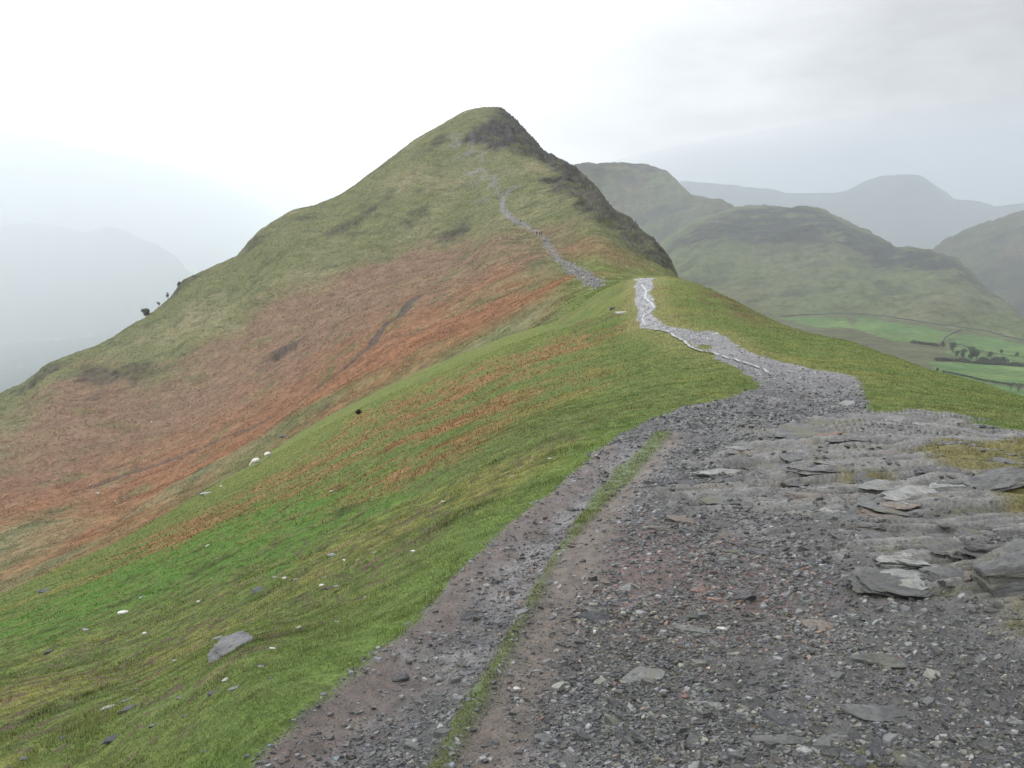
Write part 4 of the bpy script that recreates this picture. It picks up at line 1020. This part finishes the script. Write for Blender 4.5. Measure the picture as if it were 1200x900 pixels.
p = gpt(186, 358); tree('small_tree', p, m_at(p, 8), m_at(p, 5), 'thin pale tree on the skyline just above the round bush', 62, None, .35, (.09, .09, .075), 260)
p = gpt(197, 349); tree('small_tree', p, m_at(p, 8.5), m_at(p, 5), 'slim dark tree on the skyline between the thin pale tree and the crag', 63, None, .2, (.10, .11, .085), 420)
p = gpt(208, 337); tree('small_tree', p, m_at(p, 10), m_at(p, 6), 'leaning tree growing from the top of the skyline crag', 64, None, .4, (.10, .11, .085), 420, lean=.25)
p = gpt(420, 487); tree('bush', p, m_at(p, 7), m_at(p, 10), 'dark brown bush on the brow of the green slope among bracken', 65, None, .0, (.045, .028, .015), 900, 'bush')
for i, (u, v, h, w) in enumerate([(1105, 407, 9, 7), (1116, 413, 13, 8), (1121, 418, 8, 7), (1128, 419, 11, 8), (1138, 421, 15, 12), (1145, 421, 13, 9), (1160, 419, 8, 7)]):
    p = on_A(u, v); tree('tree', p, m_at(p, h), m_at(p, w * 1.15), 'dark leafy tree in the row along the valley hedge', 70 + i, 'trees along the valley hedge', .02, (.055, .07, .045), 700)
for i, (u, v, h, w, lb) in enumerate([(1191, 418, 6, 6, 'lone round tree in the meadow above the hedge end'), (1173, 414, 5, 6, 'small tree on the field boundary beside the lone round tree'), (1098, 436, 6, 4, 'narrow shrub standing at the corner of the brightest meadow'),
     (1184, 457, 11, 8, 'thin bare grey tree below the brightest meadow'), (1193, 459, 9, 8, 'shorter thin bare grey tree below the brightest meadow')]):
    p = on_A(u, v); tree('tree', p, m_at(p, h), m_at(p, w), lb, 80 + i, None, .15, (.04, .05, .03) if i < 3 else (.07, .07, .06), 500 if i < 3 else 160)
def hedge(pix, hp_, label, seed, n=1400):
    P = np.array([on_A(u, v) for u, v in pix]); s = np.concatenate([[0], np.cumsum(np.linalg.norm(np.diff(P, axis=0), axis=1))])
    rg = np.random.default_rng(seed); t = np.sort(rg.random(n)) * s[-1]; h = m_at(P[0], hp_)
    C = np.stack([np.interp(t, s, P[:, i]) for i in range(3)], 1); C[:, :2] += rg.normal(0, h * .25, (n, 2))
    hh = h * np.clip(.75 + .5 * fbm(t / (h * 2.5), t * 0, seed, 3), .25, 1.5); C[:, 2] += rg.random(n) * hh
    v, f = leaf_cloud(C, h * .22, seed); cl = np.array([.052, .066, .045]) * np.exp(rg.normal(0, .3, n))[:, None]
    tag(mesh_obj('hedge', v, f, M_GRASS, None, np.repeat(cl, 4, 0)), label, 'hedge')
hedge([(1068, 402), (1084, 404), (1100, 406)], 4, 'short dark hedge between rough pasture and meadow', 91)
hedge([(1097, 423), (1110, 423), (1125, 424), (1150, 427), (1175, 428), (1205, 430)], 4.5, 'long dark hedge along the top of the brightest meadow', 92, 2600)
hedge([(1150, 426), (1160, 426), (1176, 427)], 9, 'tall thick clump of hedge at the end of the tree row', 93)
hedge([(1104, 436), (1125, 440), (1150, 446), (1175, 450), (1210, 453)], 2.6, 'thin hedge along the bottom of the brightest meadow', 94, 2200)
hedge([(1110, 402), (1128, 405), (1150, 412), (1180, 417), (1205, 420)], 1.6, 'faint thin hedge crossing the upper meadow', 95, 1500)
def wall(pix, label, seed, hm=1.9):
    P = np.array([on_A(u, v) for u, v in pix]); s = np.concatenate([[0], np.cumsum(np.linalg.norm(np.diff(P, axis=0), axis=1))])
    t = np.arange(0, s[-1], 2.0); C = np.stack([np.interp(t, s, P[:, i]) for i in range(2)], 1)
    z = hillA.sample(hillA.z, C[:, 0], C[:, 1]); T = np.gradient(C, axis=0); T /= np.linalg.norm(T, axis=1)[:, None]; N = np.stack([-T[:, 1], T[:, 0]], 1)
    hh = hm * (1 + .2 * fbm(t / 5, t * 0, seed, 3)); V = []
    for wd, zz in ((-.6, -1.5), (-.32, 1), (.32, 1), (.6, -1.5)):
        V.append(np.concatenate([C + N * wd * 1.4, (z + (hh if zz > 0 else zz))[:, None]], 1))
    V = np.stack(V, 1).reshape(-1, 3); Fc = [(i * 4 + j, i * 4 + j + 1, i * 4 + j + 5, i * 4 + j + 4) for i in range(len(t) - 1) for j in range(3)]
    tag(mesh_obj('stone_wall', V, Fc, M_WALL, None, None, False), label, 'wall')
wall([(915, 371), (945, 369), (985, 368), (1012, 369), (1040, 371), (1065, 375), (1090, 379), (1120, 383), (1133, 385), (1160, 389), (1180, 395), (1215, 403)], 'long drystone wall dividing the fellside from the valley meadows', 96, 1.7)
wall([(1126, 386), (1116, 391), (1107, 396), (1105, 399)], 'short drystone wall dropping from the long wall between two meadows', 97, 1.5)

# ------------------------------------------------------------------ sheep and walkers
def skin(name, V, E, Rd, mat, parent=None, sub=1):
    me = bpy.data.meshes.new(name); me.from_pydata(V, E, []); o = bpy.data.objects.new(name, me); COL.objects.link(o)
    m_ = o.modifiers.new('skin', 'SKIN'); m_.use_smooth_shade = True
    sd_ = me.skin_vertices[0].data
    for i, r_ in enumerate(Rd): sd_[i].radius = (r_, r_) if isinstance(r_, (int, float)) else r_
    sd_[0].use_root = True
    s_ = o.modifiers.new('sub', 'SUBSURF'); s_.levels = sub; s_.render_levels = sub
    dg = bpy.context.evaluated_depsgraph_get(); nm = bpy.data.meshes.new_from_object(o.evaluated_get(dg))
    o.modifiers.clear(); o.data = nm; nm.name = name; nm.materials.clear(); nm.materials.append(mat)
    nm.polygons.foreach_set('use_smooth', [True] * len(nm.polygons))
    if parent: o.parent = parent
    return o
def sheep(p, rz, label, sc=1.0, graze=True):
    t = tag(empty('sheep', p, rz), label, 'sheep', 'sheep on the brow of the slope'); t.scale = (sc, sc, sc)
    hz, hx = (.22, .78) if graze else (.92, .72)
    V = [(-.32, 0, .58), (0, 0, .6), (.32, 0, .6), (.52, 0, .62 if graze else .78), (hx - .08, 0, hz + .14), (hx + .1, 0, hz)]
    E = [(0, 1), (1, 2), (2, 3), (3, 4), (4, 5)]; Rd = [.17, .2, .18, .1, .09, .045]
    for bx, base, kx in ((-.34, 0, .05), (.3, 2, -.03)):
        for sy in (-.13, .13):
            i = len(V); V += [(bx, sy, .38), (bx - kx, sy, .2), (bx, sy, .02)]; E += [(base, i), (i, i + 1), (i + 1, i + 2)]; Rd += [.065, .038, .034]
    skin('body', V, E, Rd, M_SHEEPSKIN, t)
    d, f = ICO[3]; q = d * [.52, .30, .29] * (1 + .09 * fbm(d[:, 0] * 5 + 3, d[:, 1] * 5 + d[:, 2] * 4, 81, 3))[:, None] + [-.02, 0, .62]
    mesh_obj('fleece', q, f, M_WOOL, t)
    for sy in (-1, 1):
        e = mesh_obj('ear', ICO[2][0] * [.03, .07, .02], ICO[2][1], M_SHEEPSKIN, t); e.location = (hx - .08, sy * .11, hz + .2); e.rotation_euler = (sy * -.3, 0, 0)
p = gpt(300, 546); sheep(p, math.radians(-128), 'white sheep grazing head down on the brow, larger of the two sheep', .66)
p = gpt(314, 537.5); sheep(p, math.radians(60), 'white sheep standing higher on the brow, smaller of the two sheep', .54, True)

def person(p, rz, label, jacket, hat=None, hgt=1.72, stride=.22, pack=None):
    t = tag(empty('person', p, rz), label, 'person', None); s = hgt / 1.72; t.scale = (s, s, s)
    hip, sh, nk = .92, 1.40, 1.48
    V = [(0, 0, hip), (0, .01, 1.15), (0, .02, 1.34), (0, .03, nk), (0, .05, 1.56), (0, .05, 1.66)]; E = [(i, i + 1) for i in range(5)]; Rd = [(.15, .11), (.14, .10), (.16, .10), .055, (.085, .10), (.07, .085)]
    for sx, st in ((-1, stride), (1, -stride)):
        i = len(V); V += [(sx * .09, 0, .86), (sx * .1, st * .6 + .03, .48), (sx * .1, st, .09), (sx * .11, st + .14, .04)]; E += [(0, i), (i, i + 1), (i + 1, i + 2), (i + 2, i + 3)]; Rd += [.095, .062, .045, .04]
    for sx, st in ((-1, -stride), (1, stride)):
        i = len(V); V += [(sx * .19, .02, 1.36), (sx * .26, -.04 + st * .3, 1.10), (sx * .25, .1 + st * .6, .90), (sx * .25, .14 + st * .7, .80)]; E += [(2, i), (i, i + 1), (i + 1, i + 2), (i + 2, i + 3)]; Rd += [.06, .045, .034, .03]
    skin('body', V, E, Rd, M_SKIN, t)
    J = [(0, 0, .86)] + V[1:3]; EJ = [(0, 1), (1, 2)]; RJ = [(.19, .15), (.175, .135), (.19, .13)]
    for sx, st in ((-1, -stride), (1, stride)):
        i = len(J); J += [(sx * .19, .02, 1.36), (sx * .26, -.04 + st * .3, 1.10), (sx * .25, .1 + st * .6, .90)]; EJ += [(2, i), (i, i + 1), (i + 1, i + 2)]; RJ += [.08, .065, .05]
    skin('jacket', J, EJ, RJ, jacket, t)
    T = [(0, 0, .88)]; ET = []; RT = [(.165, .125)]
    for sx, st in ((-1, stride), (1, -stride)):
        i = len(T); T += [(sx * .09, 0, .82), (sx * .1, st * .6 + .03, .48), (sx * .1, st, .12)]; ET += [(0, i), (i, i + 1), (i + 1, i + 2)]; RT += [.11, .08, .065]
    skin('trousers', T, ET, RT, M_TROUSER, t)
    for sx, st in ((-1, stride), (1, -stride)):
        b = mesh_obj('boot', ICO[3][0] * [.055, .14, .06], ICO[3][1], M_BOOT, t); b.location = (sx * .105, st + .06, .045)
    q = ICO[3][0] * [.098, .115, .105]; q[:, 2] = np.maximum(q[:, 2], -.02 - .05 * (q[:, 1] < 0)); h = mesh_obj('hood' if hat is None else 'hat', q, ICO[3][1], hat or jacket, t); h.location = (0, .045, 1.64)
    nz = mesh_obj('nose', ICO[2][0] * [.014, .022, .02], ICO[2][1], M_SKIN, t); nz.location = (0, .16, 1.59)
    if pack:
        k = rock_mesh('rucksack', 7, (.32, .2, .5), pack, 3, 6, 0, .02); k.parent = t; k.location = (0, -.19, 1.18)
p = gpt(629, 275); person(p, math.radians(25), 'walker in black standing apart at the bend of the climbing path', M_DARKCLOTH, M_HAIR, 1.78, .12, M_OLIVE)
p = gpt(632, 275.2); person(p, math.radians(-60), 'walker in dark plum jacket, middle of the group on the climbing path', M_PLUM, M_HAIR, 1.68, .2)
p = gpt(634.3, 275.5); person(p, math.radians(70), 'walker in dark jacket at the downhill end of the group on the path', M_DARKCLOTH, None, 1.74, .24, M_PLUM)
p = gpt(609.7, 261.8); person(p, math.radians(10), 'lone walker in olive jacket ahead of the group further up the path', M_OLIVE, M_HAIR, 1.7, .2)
# ------------------------------------------------------------------ sky, light, haze, camera
def world():
    w = bpy.data.worlds.new('World'); scene.world = w; w.use_nodes = True; nt = w.node_tree; nt.nodes.clear()
    out = nd(nt, 'ShaderNodeOutputWorld'); bg = nd(nt, 'ShaderNodeBackground'); nt.links.new(bg.outputs[0], out.inputs[0])
    sky = nd(nt, 'ShaderNodeTexSky', sky_type='NISHITA'); sky.sun_disc = False
    sky.sun_elevation = math.radians(SUN_EL); sky.sun_rotation = math.radians(SUN_ROT)
    tc = nd(nt, 'ShaderNodeTexCoord').outputs['Generated']
    sep = nd(nt, 'ShaderNodeSeparateXYZ'); nt.links.new(tc, sep.inputs[0])
    mp = nd(nt, 'ShaderNodeMapping'); mp.inputs['Scale'].default_value = (1.6, 1.6, 5.0); nt.links.new(tc, mp.inputs['Vector'])
    n1 = noise_node(nt, mp.outputs[0], 1.5, 7, .55)
    # overcast: brighter overhead and towards the thin cloud on the west-facing side
    def m(op, a, b):
        n = nd(nt, 'ShaderNodeMath', operation=op)
        for i, q in enumerate((a, b)):
            if isinstance(q, (int, float)): n.inputs[i].default_value = q
            else: nt.links.new(q, n.inputs[i])
        return n.outputs[0]
    latl = maprange(nt, sep.outputs['X'], -.25, .40, 1.6, .72)
    zen = maprange(nt, sep.outputs['Z'], 0.35, 0.95, 0.0, 1.1)
    low = maprange(nt, sep.outputs['Z'], -.02, .16, -.05, 0.0)
    cl = m('MULTIPLY', m('SUBTRACT', n1, .5), maprange(nt, sep.outputs['X'], -.2, .25, .15, 1.15))
    lum = m('ADD', m('ADD', m('ADD', latl, zen), cl), low)
    col = nd(nt, 'ShaderNodeVectorMath', operation='SCALE'); col.inputs[0].default_value = (.955, .98, 1.03); nt.links.new(lum, col.inputs['Scale'])
    s2 = nd(nt, 'ShaderNodeVectorMath', operation='SCALE'); nt.links.new(sky.outputs[0], s2.inputs[0]); s2.inputs['Scale'].default_value = .1
    mx = nd(nt, 'ShaderNodeMix', data_type='RGBA'); mx.inputs[0].default_value = .94
    nt.links.new(s2.outputs[0], mx.inputs[6]); nt.links.new(col.outputs[0], mx.inputs[7]); nt.links.new(mx.outputs[2], bg.inputs[0])
    bg.inputs[1].default_value = 1.0
SUN_EL, SUN_ROT = 48.0, -70.0
world()
sun = bpy.data.lights.new('sun', 'SUN'); sun.energy = 0.9; sun.angle = math.radians(25); sun.color = (1, .96, .9)
so = bpy.data.objects.new('sun', sun); COL.objects.link(so)
sd = Vector((math.sin(math.radians(SUN_ROT)) * math.cos(math.radians(SUN_EL)), math.cos(math.radians(SUN_ROT)) * math.cos(math.radians(SUN_EL)), math.sin(math.radians(SUN_EL))))
so.rotation_euler = sd.to_track_quat('Z', 'Y').to_euler()

def lathe_dome(name, cx, cy, zc, rx, ry, rz0, rz1, rot, mat):
    """a closed rounded volume: flat-ish ellipsoid"""
    nv, nu = 24, 64; V = []; Fc = []
    for i in range(nv + 1):
        ph = -math.pi / 2 + math.pi * i / nv
        for j in range(nu):
            a = 2 * math.pi * j / nu
            x = math.cos(ph) * math.cos(a) * rx; y = math.cos(ph) * math.sin(a) * ry; z = math.sin(ph) * (rz1 if ph > 0 else rz0)
            V.append((cx + x * math.cos(rot) - y * math.sin(rot), cy + x * math.sin(rot) + y * math.cos(rot), zc + z))
    for i in range(nv):
        for j in range(nu):
            Fc.append((i * nu + j, i * nu + (j + 1) % nu, (i + 1) * nu + (j + 1) % nu, (i + 1) * nu + j))
    return mesh_obj(name, V, Fc, mat)
WHITE = (.94, .975, 1.0)
HZ = lathe_dome('haze', 0, 0, -100, 13000, 13000, 900, 560, 0, volume_mat('rain_haze', 1 / 9000.0, 0.0, None, WHITE))
tag(HZ, 'thin rain haze filling the valleys and softening the fells', kind='stuff')
HR = lathe_dome('haze', 4300, 4900, -100, 3900, 5200, 900, 640, math.radians(-40), volume_mat('shaded_haze', 1 / 5000.0, 0.0, None, (.57, .64, .71)))  # dark scatter colour imitates haze lying in cloud shade
tag(HR, 'grey haze over the far fells and valley, cloud shade put into its colour', kind='stuff')
MS = lathe_dome('mist', -1650, 1980, -120, 1120, 2050, 700, 330, math.radians(18), volume_mat('valley_mist', 1 / 740.0, 0.0, None, WHITE))
tag(MS, 'white bank of drizzle hanging over the lake valley', kind='stuff')
MO = lathe_dome('mist', -2300, 2900, -120, 1750, 2900, 700, 700, math.radians(18), volume_mat('thin_mist', 1 / 2300.0, 0.0, None, WHITE))
tag(MO, 'thin outer veil of drizzle above the lake valley', kind='stuff')

cam = bpy.data.cameras.new('camera'); cam.sensor_fit = 'HORIZONTAL'; cam.angle = 2 * math.atan(600 / F)
cam.clip_start = .05; cam.clip_end = 40000
co = bpy.data.objects.new('camera', cam); COL.objects.link(co); co.location = (0, 0, 0)
co.rotation_euler = (math.pi / 2 - PITCH, 0, 0); scene.camera = co
scene.render.resolution_x = 1024; scene.render.resolution_y = 768
scene.view_settings.view_transform = 'Standard'; scene.view_settings.look = 'None'; scene.view_settings.exposure = 0; scene.view_settings.gamma = 1
cy = scene.cycles
cy.max_bounces = 5; cy.diffuse_bounces = 2; cy.glossy_bounces = 2; cy.transmission_bounces = 2; cy.volume_bounces = 4; cy.transparent_max_bounces = 8
cy.use_denoising = True; cy.sample_clamp_indirect = 6
